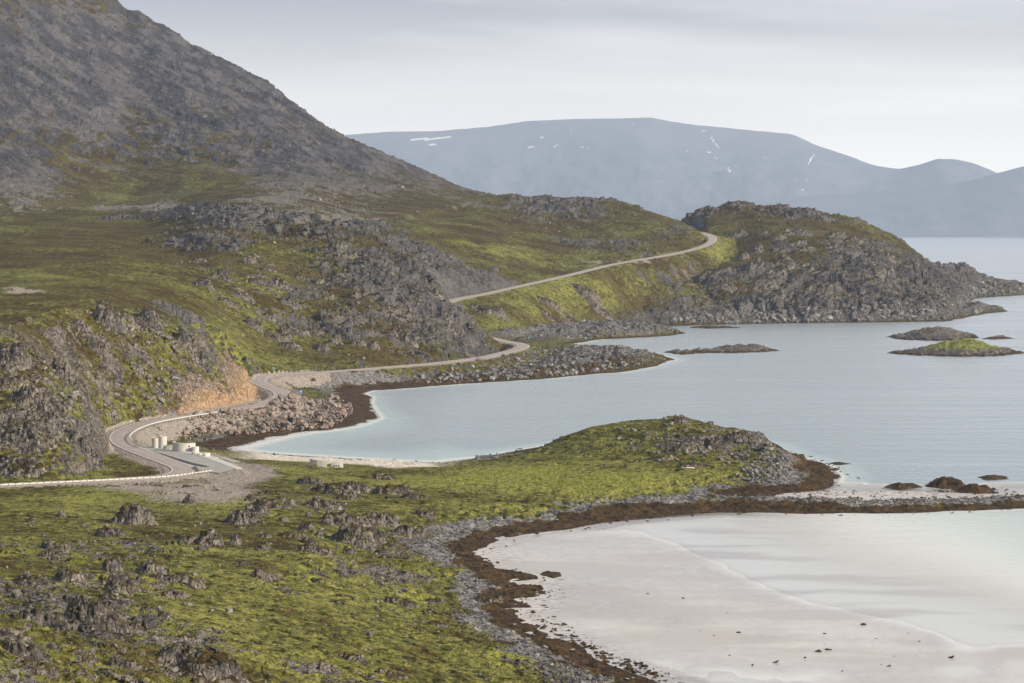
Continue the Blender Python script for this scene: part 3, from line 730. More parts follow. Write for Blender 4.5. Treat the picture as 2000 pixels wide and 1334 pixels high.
# ------------------------------------------------------------------ materials
class NT:
    def __init__(self, name):
        self.m = bpy.data.materials.new(name); self.m.use_nodes = True
        self.t = self.m.node_tree; self.t.nodes.clear()
        self.out = self.t.nodes.new("ShaderNodeOutputMaterial")
        self.geo = None
    def n(self, typ, **kw):
        nd = self.t.nodes.new(typ)
        for k, v in kw.items(): setattr(nd, k, v)
        return nd
    def set(self, sock, v):
        if isinstance(v, bpy.types.NodeSocket): self.t.links.new(v, sock)
        else:
            if hasattr(sock.default_value, '__len__') and len(sock.default_value) == 4 and len(v) == 3: v = (*v, 1)
            sock.default_value = v
    def pos(self, scale=(1, 1, 1)):
        if self.geo is None: self.geo = self.n("ShaderNodeNewGeometry")
        if scale == (1, 1, 1): return self.geo.outputs["Position"]
        m = self.n("ShaderNodeMapping"); m.inputs["Scale"].default_value = scale
        self.t.links.new(self.geo.outputs["Position"], m.inputs[0]); return m.outputs[0]
    def objc(self):
        return self.n("ShaderNodeTexCoord").outputs["Object"]
    def noise(self, vec, scale, detail=4, rough=.55, dist=0.0):
        nd = self.n("ShaderNodeTexNoise")
        self.t.links.new(vec, nd.inputs["Vector"])
        nd.inputs["Scale"].default_value = scale; nd.inputs["Detail"].default_value = detail
        nd.inputs["Roughness"].default_value = rough; nd.inputs["Distortion"].default_value = dist
        return nd.outputs["Fac"]
    def vor(self, vec, scale, feature='F1', out="Distance", rand=1.0):
        nd = self.n("ShaderNodeTexVoronoi", feature=feature)
        self.t.links.new(vec, nd.inputs["Vector"]); nd.inputs["Scale"].default_value = scale
        nd.inputs["Randomness"].default_value = rand
        return nd.outputs[out]
    def attr(self, name):
        return self.n("ShaderNodeAttribute", attribute_name=name).outputs["Fac"]
    def mr(self, v, a, b, c=0.0, d=1.0, smooth=True):
        nd = self.n("ShaderNodeMapRange"); nd.interpolation_type = 'SMOOTHSTEP' if smooth else 'LINEAR'
        self.set(nd.inputs["Value"], v)
        for k, x in zip(("From Min", "From Max", "To Min", "To Max"), (a, b, c, d)): nd.inputs[k].default_value = x
        return nd.outputs[0]
    def math(self, op, a, b=0.0, clamp=False):
        nd = self.n("ShaderNodeMath", operation=op, use_clamp=clamp)
        self.set(nd.inputs[0], a); self.set(nd.inputs[1], b); return nd.outputs[0]
    def mix(self, f, a, b, blend='MIX'):
        nd = self.n("ShaderNodeMix", data_type='RGBA', blend_type=blend)
        self.set(nd.inputs["Factor"], f); self.set(nd.inputs["A"], a); self.set(nd.inputs["B"], b)
        return nd.outputs["Result"]
    def bump(self, h, strength=.5, dist=.2, normal=None):
        nd = self.n("ShaderNodeBump"); nd.inputs["Strength"].default_value = strength; nd.inputs["Distance"].default_value = dist
        self.set(nd.inputs["Height"], h)
        if normal is not None: self.set(nd.inputs["Normal"], normal)
        return nd.outputs[0]
    def bsdf(self, col, rough=.85, normal=None, spec=.3, metal=0.0):
        nd = self.n("ShaderNodeBsdfPrincipled")
        self.set(nd.inputs["Base Color"], col); self.set(nd.inputs["Roughness"], rough)
        nd.inputs["Specular IOR Level"].default_value = spec; nd.inputs["Metallic"].default_value = metal
        if normal is not None: self.set(nd.inputs["Normal"], normal)
        return nd.outputs[0]
    def surf(self, s):
        self.t.links.new(s, self.out.inputs["Surface"]); return self.m

def rock_color(t, P, tan=None, pale=None):
    n0 = t.noise(P, .03, 4, .6); n1 = t.noise(P, 0.16, 5, .65); n2 = t.noise(P, 0.8, 5, .7); n3 = t.noise(P, 3.4, 3, .65)
    c = t.mix(t.mr(n1, .36, .64), (.052, .048, .047), (.215, .192, .168))
    c = t.mix(t.mr(n0, .4, .62, 0, .5), c, (.125, .118, .122))
    c = t.mix(t.mr(n2, .53, .66, 0, .85), c, (.33, .30, .262))
    c = t.mix(t.mr(n2, .49, .38, 0, .95), c, (.024, .022, .022))
    c = t.mix(t.mr(n3, .60, .70, 0, .65), c, (.33, .31, .275))
    c = t.mix(t.mr(n3, .42, .30, 0, .6), c, (.035, .032, .03))
    if pale is not None:
        c = t.mix(t.math('MULTIPLY', pale, t.mr(n3, .3, .55, .15, .6)), c, (.25, .24, .215))
    if tan is not None:
        tc = t.mix(t.mr(n2, .38, .62), (.23, .145, .085), (.47, .325, .20))
        tc = t.mix(t.mr(n3, .55, .68, 0, .7), tc, (.55, .46, .35))
        tc = t.mix(t.mr(n1, .43, .34, 0, .85), tc, (.12, .09, .075))
        c = t.mix(tan, c, tc)
    return c

def land_material():
    t = NT("land")
    P = t.pos()
    rock_m, green_m = t.attr("rock"), t.attr("green")
    grav_m, weed_m, cob_m, sand_m, tan_m, pale_m, slate_shade_m = (t.attr(k) for k in ("gravel", "weed", "cobble", "beach", "tan", "pale", "slate"))  # "slate" holds dark mountain rock and the cloud shade painted on other hills
    # vegetation: brown heath, olive moss and fresh grass
    g1 = t.noise(P, 0.40, 5, .68); g2 = t.noise(P, 1.5, 4, .65); g0 = t.noise(P, .05, 3, .5); g3 = t.noise(t.pos((.85, .55, .9)), .62, 3, .62)
    gm = t.math('ADD', green_m, t.mr(g1, .3, .7, -.22, .22), True)
    heath = t.mix(t.mr(g0, .4, .6), (.052, .034, .012), (.084, .068, .026))
    veg = t.mix(t.mr(gm, .18, .42), heath, (.102, .108, .028))
    veg = t.mix(t.mr(gm, .40, .62), veg, (.150, .160, .046))
    veg = t.mix(t.mr(gm, .62, .92), veg, (.228, .234, .066))
    veg = t.mix(t.mr(gm, .80, 1.0), veg, (.20, .225, .045))
    veg = t.mix(t.math('MULTIPLY', t.mr(g2, .54, .68, 0, .6), t.mr(gm, .25, .6, .2, 1)), veg, (.27, .22, .045))
    veg = t.mix(t.mr(g2, .50, .36, 0, .88), veg, (.022, .022, .005))  # near-black hollows: tussock shade mixed into the colour
    veg = t.mix(t.math('MULTIPLY', t.mr(g3, .54, .68, 0, .6), t.mr(gm, .25, .6, .15, 1)), veg, (.30, .265, .08))
    veg = t.mix(t.math('MULTIPLY', t.mr(g3, .47, .35, 0, .9), t.mr(gm, .6, .95, 1, .5)), veg, (.016, .017, .004))  # coarser gaps between tussocks, their shadow painted dark as well
    rc = rock_color(t, P, tan_m, pale_m)
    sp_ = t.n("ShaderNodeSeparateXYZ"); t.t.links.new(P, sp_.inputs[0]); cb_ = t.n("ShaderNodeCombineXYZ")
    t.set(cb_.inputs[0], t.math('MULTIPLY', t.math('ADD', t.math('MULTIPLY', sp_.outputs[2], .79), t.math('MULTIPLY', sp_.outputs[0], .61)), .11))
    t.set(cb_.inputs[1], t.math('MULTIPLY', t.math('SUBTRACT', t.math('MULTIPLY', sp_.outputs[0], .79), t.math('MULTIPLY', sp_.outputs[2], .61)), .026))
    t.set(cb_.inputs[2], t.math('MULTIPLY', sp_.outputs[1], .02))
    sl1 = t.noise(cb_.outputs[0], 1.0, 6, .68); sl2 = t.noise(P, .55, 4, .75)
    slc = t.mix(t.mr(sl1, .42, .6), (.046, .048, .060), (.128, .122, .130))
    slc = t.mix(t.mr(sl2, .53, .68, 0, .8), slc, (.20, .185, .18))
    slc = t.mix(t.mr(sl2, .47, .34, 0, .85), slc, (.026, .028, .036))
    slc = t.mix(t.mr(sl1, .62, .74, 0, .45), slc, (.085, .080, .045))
    rc = t.mix(slate_shade_m, rc, slc)  # cool dark tone, also painting cloud shade onto the nearer hills
    rn = t.noise(P, 1.1, 4, .7)
    rmask = t.mr(t.math('ADD', rock_m, t.mr(rn, .3, .7, -.38, .38)), .38, .62)
    col = t.mix(rmask, veg, rc)
    # gravel bank
    gv = t.vor(P, 2.2, out="Color"); gsep = t.n("ShaderNodeSeparateColor"); t.t.links.new(gv, gsep.inputs[0])
    gcol = t.mix(gsep.outputs[0], (.18, .158, .14), (.34, .305, .275))
    gcol = t.mix(t.mr(g1, .58, .68, 0, .7), gcol, (.15, .14, .04))
    col = t.mix(t.mr(t.math('ADD', grav_m, t.mr(g2, .3, .7, -.3, .3)), .4, .6), col, gcol)
    # shingle
    cv = t.vor(P, 1.25, out="Color"); csep = t.n("ShaderNodeSeparateColor"); t.t.links.new(cv, csep.inputs[0])
    ccol = t.mix(csep.outputs[0], (.045, .045, .047), (.235, .23, .228))
    col = t.mix(t.mr(t.math('ADD', cob_m, t.mr(g2, .3, .7, -.3, .3)), .4, .6), col, ccol)
    # rockweed
    wn_ = t.noise(P, .35, 5, .7); wn2 = t.noise(P, 1.8, 4, .65)
    wcol = t.mix(t.mr(wn_, .42, .62), (.024, .018, .012), (.078, .048, .020))
    wcol = t.mix(t.mr(wn2, .5, .68, 0, .7), wcol, (.105, .066, .026))
    wcol = t.mix(t.mr(wn2, .46, .34, 0, .8), wcol, (.018, .014, .011))
    col = t.mix(t.mr(t.math('ADD', weed_m, t.mr(wn2, .3, .7, -.35, .35)), .38, .62), col, wcol)
    sn = t.noise(P, .5, 4, .6)
    scol = t.mix(t.mr(sn, .4, .6), (.50, .46, .41), (.60, .56, .50))
    col = t.mix(sand_m, col, scol)
    # relief too fine for the mesh
    v1 = t.vor(t.pos((1, 1, .6)), 0.8, 'DISTANCE_TO_EDGE'); 
    rh = t.math('ADD', t.math('MULTIPLY', t.mr(v1, 0, .18), .7), t.noise(P, 1.6, 5, .7))
    vh = t.math('ADD', t.math('ADD', t.math('MULTIPLY', g2, .6), t.math('MULTIPLY', g3, 1.3)), t.math('MULTIPLY', g1, .8))
    hm = t.n("ShaderNodeMix", data_type='FLOAT')
    t.set(hm.inputs["Factor"], rmask); t.set(hm.inputs["A"], vh); t.set(hm.inputs["B"], rh)
    nb = t.bump(hm.outputs["Result"], .9, .75)
    rough = t.mr(weed_m, 0, 1, .95, .7)
    return t.surf(t.bsdf(col, rough, nb, .04))

M_LAND = land_material()

# --- split the land into its pieces and build them
names = ['foreground_hillside', 'shore', 'rocky_hill', 'hillside', 'rocky_spur', 'grassy_slope', 'hill', 'headland', 'mountain', 'peninsula']
OWN2 = OWN.copy()
idx = np.arange(NC * NR).reshape(NC, NR)
quads = np.stack([idx[:-1, :-1], idx[1:, :-1], idx[1:, 1:], idx[:-1, 1:]], -1).reshape(-1, 4)
XYZ = np.stack([X3, Y3, Z3], -1).reshape(-1, 3)
ow = OWN2[:-1, :-1].reshape(-1)
zmax = H2.reshape(-1)[quads].max(1)
alive = zmax > -0.9
attrs_all = dict(rock=rock, green=green, gravel=grav, weed=weed, cobble=cob, beach=beach, tan=cliff, pale=pale, slate=np.where(OWN == 8, sstep(85, 130, H), np.array([0, .3, 0, .6, .65, .3, .7, .7, 0, 0])[OWN] * (1 - .8 * np.clip(cliff, 0, 1))))  # dark rock on the mountain; elsewhere cloud shade put into the rock colour
attrs_all = {k: np.asarray(v, np.float32).reshape(-1) for k, v in attrs_all.items()}
for k, nm in enumerate(names):
    q = quads[alive & (ow == k)]
    if not len(q): continue
    used, inv = np.unique(q, return_inverse=True)
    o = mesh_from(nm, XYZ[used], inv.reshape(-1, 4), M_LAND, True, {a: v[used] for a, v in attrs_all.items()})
    o['kind'] = 'structure'
#@@MORE@@
# ------------------------------------------------------------------ helpers for things
def link(o, parent=None):
    COL.objects.link(o)
    if parent is not None: o.parent = parent
    return o

def tag(o, label, cat, group=None):
    o['label'] = label; o['category'] = cat
    if group: o['group'] = group
    return o

def empty(name, loc, label, cat, group=None, rz=0.0):
    o = bpy.data.objects.new(name, None); link(o)
    o.location = loc; o.rotation_euler = (0, 0, rz); o.empty_display_size = .5
    return tag(o, label, cat, group)

def bm_obj(name, bm, mat, parent=None, smooth_shade=False, loc=(0, 0, 0)):
    me = bpy.data.meshes.new(name); bm.normal_update(); bm.to_mesh(me); bm.free()
    me.polygons.foreach_set("use_smooth", np.full(len(me.polygons), smooth_shade, bool))
    if mat: me.materials.append(mat)
    o = bpy.data.objects.new(name, me); link(o, parent); o.location = loc
    return o

def add_box(bm, cx, cy, cz, sx, sy, sz, rz=0.0):
    m = Matrix.Translation((cx, cy, cz)) @ Matrix.Rotation(rz, 4, 'Z') @ Matrix.Diagonal((sx, sy, sz, 1))
    bmesh.ops.create_cube(bm, size=1.0, matrix=m)

def add_cyl(bm, cx, cy, z0, z1, r0, r1=None, seg=24):
    r1 = r0 if r1 is None else r1
    bmesh.ops.create_cone(bm, cap_ends=True, segments=seg, radius1=r0, radius2=r1, depth=z1 - z0, matrix=Matrix.Translation((cx, cy, (z0 + z1) / 2)))

def row_col(x, y):
    c = (x / y - A0) / (AC[1] - AC[0])
    c = min(max(c, 0), NC - 1.001); c0 = int(c)
    return c0, c - c0

def ground_z(x, y):
    c0, f = row_col(x, y)
    z0 = np.interp(y, YG[c0], H2[c0]); z1 = np.interp(y, YG[c0 + 1], H2[c0 + 1])
    return float(z0 * (1 - f) + z1 * f)

def on_ground(u, v):
    """the spot of ground seen at a survey pixel"""
    a = (u - 1000.0) / F
    c = int(round((a - A0) / (AC[1] - AC[0]))); c = min(max(c, 0), NC - 1)
    j = int(np.argmax(VG[c] <= v))
    return float(XG[c, j]), float(YG[c, j]), float(H2[c, j]), c, j

# ------------------------------------------------------------------ sea bed, tidal sand and water
sand_pts = np.array([(1000, 1120, .10), (980, 1070, .06), (1060, 1060, .03), (1150, 1050, .02), (1250, 1040, .0), (1040, 1205, .10), (1100, 1215, .07), (1160, 1222, .10), (1250, 1243, .13), (1400, 1258, .12), (1550, 1264, .10), (1700, 1265, .08), (2000, 1272, .09), (2250, 1275, .05),
                     (1130, 1250, .02), (1250, 1285, -.02), (1400, 1300, -.02), (1600, 1310, .0), (1350, 1334, .0), (1800, 1300, .03), (2000, 1320, .06), (1900, 1295, -.02), (1300, 1400, .0), (1800, 1420, .0), (2250, 1400, .0),
                     (1120, 1150, .035), (1150, 1190, .03), (1300, 1200, .02), (1300, 1120, .05), (1250, 1070, .05), (1500, 1180, .05), (1500, 1220, .02), (1700, 1220, .05), (1800, 1245, .06), (1400, 1120, .03), (1600, 1180, .01),
                     (1400, 1050, -.10), (1500, 1090, -.12), (1700, 1170, -.10), (1900, 1230, -.06), (2100, 1260, -.05), (1600, 1100, -.28), (1800, 1150, -.3), (2000, 1200, -.3), (1500, 1020, -.35), (1700, 1050, -.6), (2000, 1100, -.8), (2000, 1020, -1.0), (2250, 1080, -1.2), (2250, 1200, -.6)], float)
qx, qy, _ = at_z(sand_pts[:, 0], sand_pts[:, 1], 0.0)
SFIT = tps_fit(np.stack([qx / qy * 8, np.log(qy) * 2.2], 1), sand_pts[:, 2])
sa = np.linspace(-0.30, 0.30, 496); sy = np.geomspace(300, 1500, 380)
SA, SY = np.meshgrid(sa, sy, indexing='ij')
SX = SA * SY
ssd = np.concatenate([shore_sd(SX[i:i + 62], SY[i:i + 62]) for i in range(0, 496, 62)])
su, sv = proj(SX, SY, 0 * SX)
zdef = -0.05 - 0.40 * np.maximum(-ssd, 0) - 0.0006 * np.minimum(ssd, 0) ** 2
zbay = -0.02 - 0.12 * np.maximum(-ssd, 0)
up = sstep(640, 690, SY) * sstep(1000, 860, su) * sstep(960, 800, SY)
zdef = zdef * (1 - up) + zbay * up
ztps = tps_eval(SFIT, np.stack([SA.ravel() * 8, np.log(SY.ravel()) * 2.2], 1)).reshape(SX.shape)
bay = sstep(994, 1000, sv) * sstep(900, 940, su)
zs = zdef * (1 - bay) + np.clip(ztps, -1.6, .2) * bay
lag = sstep(979, 973, sv) * np.clip(paint(su, sv, [(1600, 967, 130, 8, 1.3), (1760, 966, 140, 10, 1.3), (1900, 968, 80, 6, 1.0), (1990, 955, 70, 9, .7), (1650, 955, 90, 8, .4)]), 0, 1)
zs = np.where(lag > .02, np.maximum(zs, -0.5 + .62 * lag), zs)
zs = np.maximum(zs, -6.0)
rip = fbm(SX, SY, 14, 4, 611); rip2 = fbm(SX * 1.0, SY * .35, 3.0, 3, 612)
zs = zs + bay * (0.014 * rip + 0.010 * rip2)
_k = np.arange(496 * 380).reshape(496, 380)
sq = np.stack([_k[:-1, :-1], _k[1:, :-1], _k[1:, 1:], _k[:-1, 1:]], -1).reshape(-1, 4)
flat = zs.reshape(-1)
keep = (flat[sq].max(1) > -5.5) & (ssd.reshape(-1)[sq].min(1) < 25)

def sand_material():
    t = NT("tidal_sand"); P = t.pos()
    n0 = t.noise(P, .035, 4, .6); n1 = t.noise(t.pos((1, .45, 1)), .5, 4, .65); n2 = t.noise(P, 3.0, 3, .6)
    damp = t.attr("damp")
    dry = t.mix(t.mr(n1, .35, .65), (.45, .443, .435), (.53, .52, .508))
    wet = t.mix(t.mr(n1, .35, .65), (.30, .292, .285), (.40, .392, .385))
    c = t.mix(t.math('ADD', damp, t.mr(n1, .3, .7, -.18, .18), True), dry, wet)
    c = t.mix(t.mr(n0, .6, .72, 0, .35), c, (.36, .33, .30))
    speck = t.vor(P, .55); dots = t.mr(speck, .10, .16, 1, 0)
    c = t.mix(t.math('MULTIPLY', dots, t.mr(n0, .5, .6, 0, .5)), c, (.10, .085, .07))
    wmask = t.attr("algae")
    wn2 = t.noise(t.pos((.6, 1.6, 1)), .75, 5, .7)
    c = t.mix(t.math('MULTIPLY', wmask, t.mr(wn2, .50, .58)), c, (.10, .065, .03))
    c = t.mix(t.attr('under'), c, (.655, .685, .685))
    band = t.noise(t.pos((.35, .9, 1)), .055, 3, .55)                  # tide bands
    c = t.mix(t.mr(band, .46, .60, 0, .6), c, (.34, .322, .305))
    nb = t.bump(t.math('ADD', n2, t.math('MULTIPLY', n1, 1.4)), .4, .04)
    pb = t.n("ShaderNodeBsdfPrincipled")
    t.set(pb.inputs["Base Color"], c); t.set(pb.inputs["Normal"], nb); pb.inputs["Roughness"].default_value = .6
    pb.inputs["Specular IOR Level"].default_value = .2
    t.set(pb.inputs["Coat Weight"], t.attr("film")); pb.inputs["Coat Roughness"].default_value = .22; pb.inputs["Coat IOR"].default_value = 1.333
    return t.surf(pb.outputs[0])

damp = np.clip(paint(su, sv, [(1180, 1190, 120, 26, .8), (1330, 1215, 130, 18, .8), (1500, 1245, 200, 10, .7), (1150, 1150, 90, 20, .4), (1750, 1255, 150, 8, .5), (1450, 1310, 250, 14, .4), (1040, 1075, 50, 15, .25), (470, 889, 60, 5, 1.2), (560, 893, 50, 3, .9), (1300, 1130, 300, 60, .22)], .12) + .25 * rip + .4 * np.exp(-((zs - .03) / .03) ** 2) - .9 * np.exp(-((zs - .115) / .04) ** 2) * bay, 0, 1)
algae = np.clip(paint(su, sv, [(1560, 965, 120, 8, 1.0), (1750, 962, 140, 12, .8), (1900, 966, 90, 9, .9), (1980, 955, 60, 12, .8)]) + np.exp(-((ssd + 3) / 4.0) ** 2) * .9 * (sv > 960) + sstep(.4, .1, bay + up + lag * 2) * 1.2, 0, 1)
uq, inv = np.unique(sq[keep], return_inverse=True)
SXYZ = np.stack([SX, SY, zs], -1).reshape(-1, 3)
o = mesh_from('tidal_sand', SXYZ[uq], inv.reshape(-1, 4), sand_material(), True, dict(damp=damp.reshape(-1)[uq], algae=algae.reshape(-1)[uq], film=np.clip((bay + up + lag > .2) * sstep(.13, .0, zs) + .15, 0, 1).reshape(-1)[uq], under=(sstep(.03, -.02, zs) * (algae < .3) * np.clip(bay + up + lag * 2, 0, 1)).reshape(-1)[uq]))
o['kind'] = 'structure'

def water_material():
    t = NT("sea_water"); P = t.pos()
    dep = t.attr("depth")
    w1 = t.noise(t.pos((.55, 1.0, 1)), .42, 4, .65, .3)
    w2 = t.noise(t.pos((.5, 1.0, 1)), .10, 3, .55)
    w3 = t.noise(t.pos((.3, 1.0, 1)), .012, 4, .6)                       # gusts: rougher and smoother water
    gust = t.mr(w3, .35, .65, .45, 1.25)
    w4 = t.noise(t.pos((.42, .17, 1)), 1.0, 3, .6)
    hgt = t.math('MULTIPLY', t.math('ADD', t.math('ADD', w1, t.math('MULTIPLY', w4, 1.5)), t.math('MULTIPLY', w2, 1.2)), gust)
    calm_ = t.mr(dep, .05, 1.2, .55, 1.0)
    nb = t.n("ShaderNodeBump"); nb.inputs["Distance"].default_value = .55
    t.set(nb.inputs["Strength"], t.math('MULTIPLY', calm_, .46)); t.set(nb.inputs["Height"], hgt)
    fr = t.n("ShaderNodeFresnel"); fr.inputs["IOR"].default_value = 1.333; t.set(fr.inputs["Normal"], nb.outputs[0])
    gl = t.n("ShaderNodeBsdfGlossy"); t.set(gl.inputs["Roughness"], t.mr(dep, .05, 1.5, .22, .26)); t.set(gl.inputs["Normal"], nb.outputs[0])
    gl.inputs["Color"].default_value = (.97, .985, 1, 1)
    tr = t.n("ShaderNodeBsdfTransparent")
    tint = t.mix(t.mr(dep, 0, 1.2), (1, 1, 1), (.94, .98, .98)); t.set(tr.inputs["Color"], tint)
    df = t.n("ShaderNodeBsdfDiffuse")
    deep = t.mix(t.mr(dep, .25, 1.5), (.68, .69, .67), (.27, .385, .395)); deep = t.mix(t.mr(dep, 1.2, 5.0), deep, (.15, .225, .26)); t.set(df.inputs["Color"], deep)
    op = t.mr(dep, .0, .8)
    body = t.n("ShaderNodeMixShader"); t.set(body.inputs[0], op); t.t.links.new(tr.outputs[0], body.inputs[1]); t.t.links.new(df.outputs[0], body.inputs[2])
    mx = t.n("ShaderNodeMixShader"); t.set(mx.inputs[0], t.math('MULTIPLY', fr.outputs[0], t.mr(dep, 0, 2.5, .42, .92))); t.t.links.new(body.outputs[0], mx.inputs[1]); t.t.links.new(gl.outputs[0], mx.inputs[2])
    return t.surf(mx.outputs[0])

wy_ = np.concatenate([np.geomspace(150, 1499, 300), np.geomspace(1500, 21400, 80)])
wa_ = np.linspace(-.30, .30, 300)
WA, WY = np.meshgrid(wa_, wy_, indexing='ij')
WD = np.where(WY < 1500, -bilin(zs, sa, sy, WA, WY), 6.0)
WD = np.clip(WD, 0.0, 6.0)
_k = np.arange(WA.size).reshape(WA.shape)
wq = np.stack([_k[:-1, :-1], _k[1:, :-1], _k[1:, 1:], _k[:-1, 1:]], -1).reshape(-1, 4)
o = mesh_from('sea', np.stack([WA * WY, WY, 0 * WA], -1).reshape(-1, 3), wq, water_material(), True, dict(depth=WD))
o['kind'] = 'structure'

# ------------------------------------------------------------------ the far shore of the fjord
def far_material():
    t = NT("far_fell"); P = t.pos()
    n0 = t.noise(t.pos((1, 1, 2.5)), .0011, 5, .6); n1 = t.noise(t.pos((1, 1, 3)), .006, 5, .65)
    c = t.mix(t.mr(n0, .40, .60), (.118, .134, .176), (.140, .154, .192))  # bluish tint carries part of the distance haze in the colour
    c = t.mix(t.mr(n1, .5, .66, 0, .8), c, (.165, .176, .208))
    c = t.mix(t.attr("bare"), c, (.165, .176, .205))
    c = t.mix(t.mr(t.attr("snow"), .42, .58), c, (.62, .64, .67))
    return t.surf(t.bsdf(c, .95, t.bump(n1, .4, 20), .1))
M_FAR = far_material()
SNOW = [(803, 273, 835, 270), (830, 274, 860, 269), (850, 271, 880, 267), (838, 283, 851, 282), (1031, 287.5, 1052, 287), (1053, 270, 1063, 267), (1080, 288, 1090, 282), (1084, 286, 1088, 282),
        (1110, 264, 1116, 262), (1113, 253, 1117, 251), (1135, 287, 1150, 289), (1233, 241, 1238, 240), (1372, 255, 1381, 257), (1389, 268, 1394, 275), (1393, 276, 1405, 290), (1379, 295, 1389, 299),
        (1341, 294, 1346, 297), (1357, 301, 1364, 304), (1395, 307, 1401, 310), (1422, 328, 1426, 334), (1423, 334, 1427, 337), (1579, 320, 1584, 311), (1583, 311, 1590, 302), (1525, 296, 1528, 297), (1492, 307, 1495, 309), (1573, 350, 1576, 351), (1566, 370, 1568, 371)]
plateau = [
    [(200, 466, 15600), (2600, 466, 15600)],
    [(200, 420, 16200), (900, 415, 16200), (1300, 420, 16100), (1700, 425, 16000), (2600, 425, 16000)],
    [(200, 330, 17300), (700, 320, 17300), (1000, 330, 17200), (1250, 310, 17200), (1400, 340, 17200), (1560, 345, 17200), (1700, 375, 17000), (1850, 370, 17000), (2600, 400, 17000)],
    [(200, 285, 18500), (663, 264, 18500), (751, 257, 18600), (852, 256, 18600), (954, 247, 18700), (1028, 236, 18800), (1122, 232, 18800), (1224, 230.5, 18800), (1272, 229, 18800), (1300, 235, 18800), (1359, 244, 18700), (1460, 254, 18600), (1548, 262, 18500), (1595, 284, 18400), (1662, 305, 18300), (1710, 323, 18200), (1757, 330, 18200), (1791, 323, 18200), (1831, 310, 18200), (1865, 311, 18200), (1899, 319, 18200), (1932, 332, 18200), (1960, 345, 18200), (2600, 390, 18200)],
]
range2 = [
    [(1000, 466, 15500), (2600, 466, 15450)],
    [(1000, 455, 15750), (1300, 440, 15800), (1600, 425, 15850), (1900, 410, 15900), (2600, 400, 15900)],
    [(1000, 450, 16200), (1200, 425, 16200), (1400, 397, 16300), (1480, 388, 16400), (1662, 377, 16500), (1770, 368, 16500), (1865, 358, 16600), (1920, 347, 16600), (1946, 339, 16600), (2000, 325, 16600), (2150, 300, 16600), (2600, 270, 16600)],
]
for nm, lines, a_lo, a_hi, y_lo, y_hi in (('fell', plateau, -.12, .31, 15400, 20500), ('fell', range2, -.02, .31, 15300, 17600)):
    L = Layer(nm, lines, front=.3, back=.12, soft=.0016, mix=.15, fade=0)
    fa = np.linspace(a_lo, a_hi, 560); yy = np.linspace(y_lo, y_hi, 130)
    FA, FY = np.meshgrid(fa, yy, indexing='ij')
    FH = L(FA, FY)
    _, fv = proj(FA * FY, FY, FH)
    gul = fbm(FA * FY, FY * .5, 900, 5, 801); gul2 = fbm(FA * FY, FY * .4, 260, 4, 803)
    edge = np.clip((L.k[-1][1].mean() - FY) / 1200, 0.06, 1)
    FH = FH + (gul * 75 + gul2 * 22 - 40 * np.abs(fbm(FA * FY, FY * .35, 700, 3, 809))) * edge * np.clip(FH / 60, 0, 1)
    fu, fv = proj(FA * FY, FY, FH)
    snow = np.zeros_like(FH)
    if lines is plateau:
        sn_ = fbm(FA * FY, FY, 120, 3, 805)
        for (u0, v0, u1, v1) in SNOW:
            ex, ey = u1 - u0, v1 - v0
            tt = np.clip(((fu - u0) * ex + (fv - v0) * ey) / (ex * ex + ey * ey), 0, 1)
            dd = np.hypot(fu - u0 - tt * ex, (fv - v0 - tt * ey) * 1.3)
            snow = np.maximum(snow, 1 - dd / (2.5 if u0 > 900 else 4.2) + .25 * sn_)
    snow = np.clip(snow, 0, 1)
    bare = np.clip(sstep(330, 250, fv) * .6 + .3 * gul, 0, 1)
    _k = np.arange(FA.size).reshape(FA.shape)
    fq = np.stack([_k[:-1, :-1], _k[1:, :-1], _k[1:, 1:], _k[:-1, 1:]], -1).reshape(-1, 4)
    fq = fq[FH.reshape(-1)[fq].max(1) > -8]
    FH = np.maximum(FH, -5.0)
    uq, inv = np.unique(fq, return_inverse=True)
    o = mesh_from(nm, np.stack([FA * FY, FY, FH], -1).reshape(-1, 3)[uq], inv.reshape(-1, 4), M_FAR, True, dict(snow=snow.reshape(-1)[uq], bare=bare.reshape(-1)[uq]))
    o['kind'] = 'structure'

# ------------------------------------------------------------------ the air
hz_bm = bmesh.new()
bmesh.ops.create_cube(hz_bm, size=1.0, matrix=Matrix.Translation((0, 10300, 495)) @ Matrix.Diagonal((16000, 22600, 1014, 1)))
hz = NT("haze_air")
pv = hz.n("ShaderNodeVolumePrincipled")
pv.inputs["Color"].default_value = (.56, .73, 1.0, 1)
pv.inputs["Density"].default_value = 4.6e-5
pv.inputs["Anisotropy"].default_value = 0.0
hz.m.cycles.volume_sampling = 'DISTANCE'
hz.t.links.new(pv.outputs[0], hz.out.inputs["Volume"])
o = bm_obj('haze', hz_bm, hz.m); o['kind'] = 'stuff'

# the ground under it all, out to the horizon on every side
gb = NT("sea_floor"); gb = gb.surf(gb.bsdf((.07, .085, .085), .9))
bm = bmesh.new()
bmesh.ops.create_grid(bm, x_segments=1, y_segments=1, size=1, matrix=Matrix.Translation((0, 10300, -9.0)) @ Matrix.Diagonal((7900, 11200, 1, 1)))
o = bm_obj('sea_floor', bm, gb); o['kind'] = 'structure'

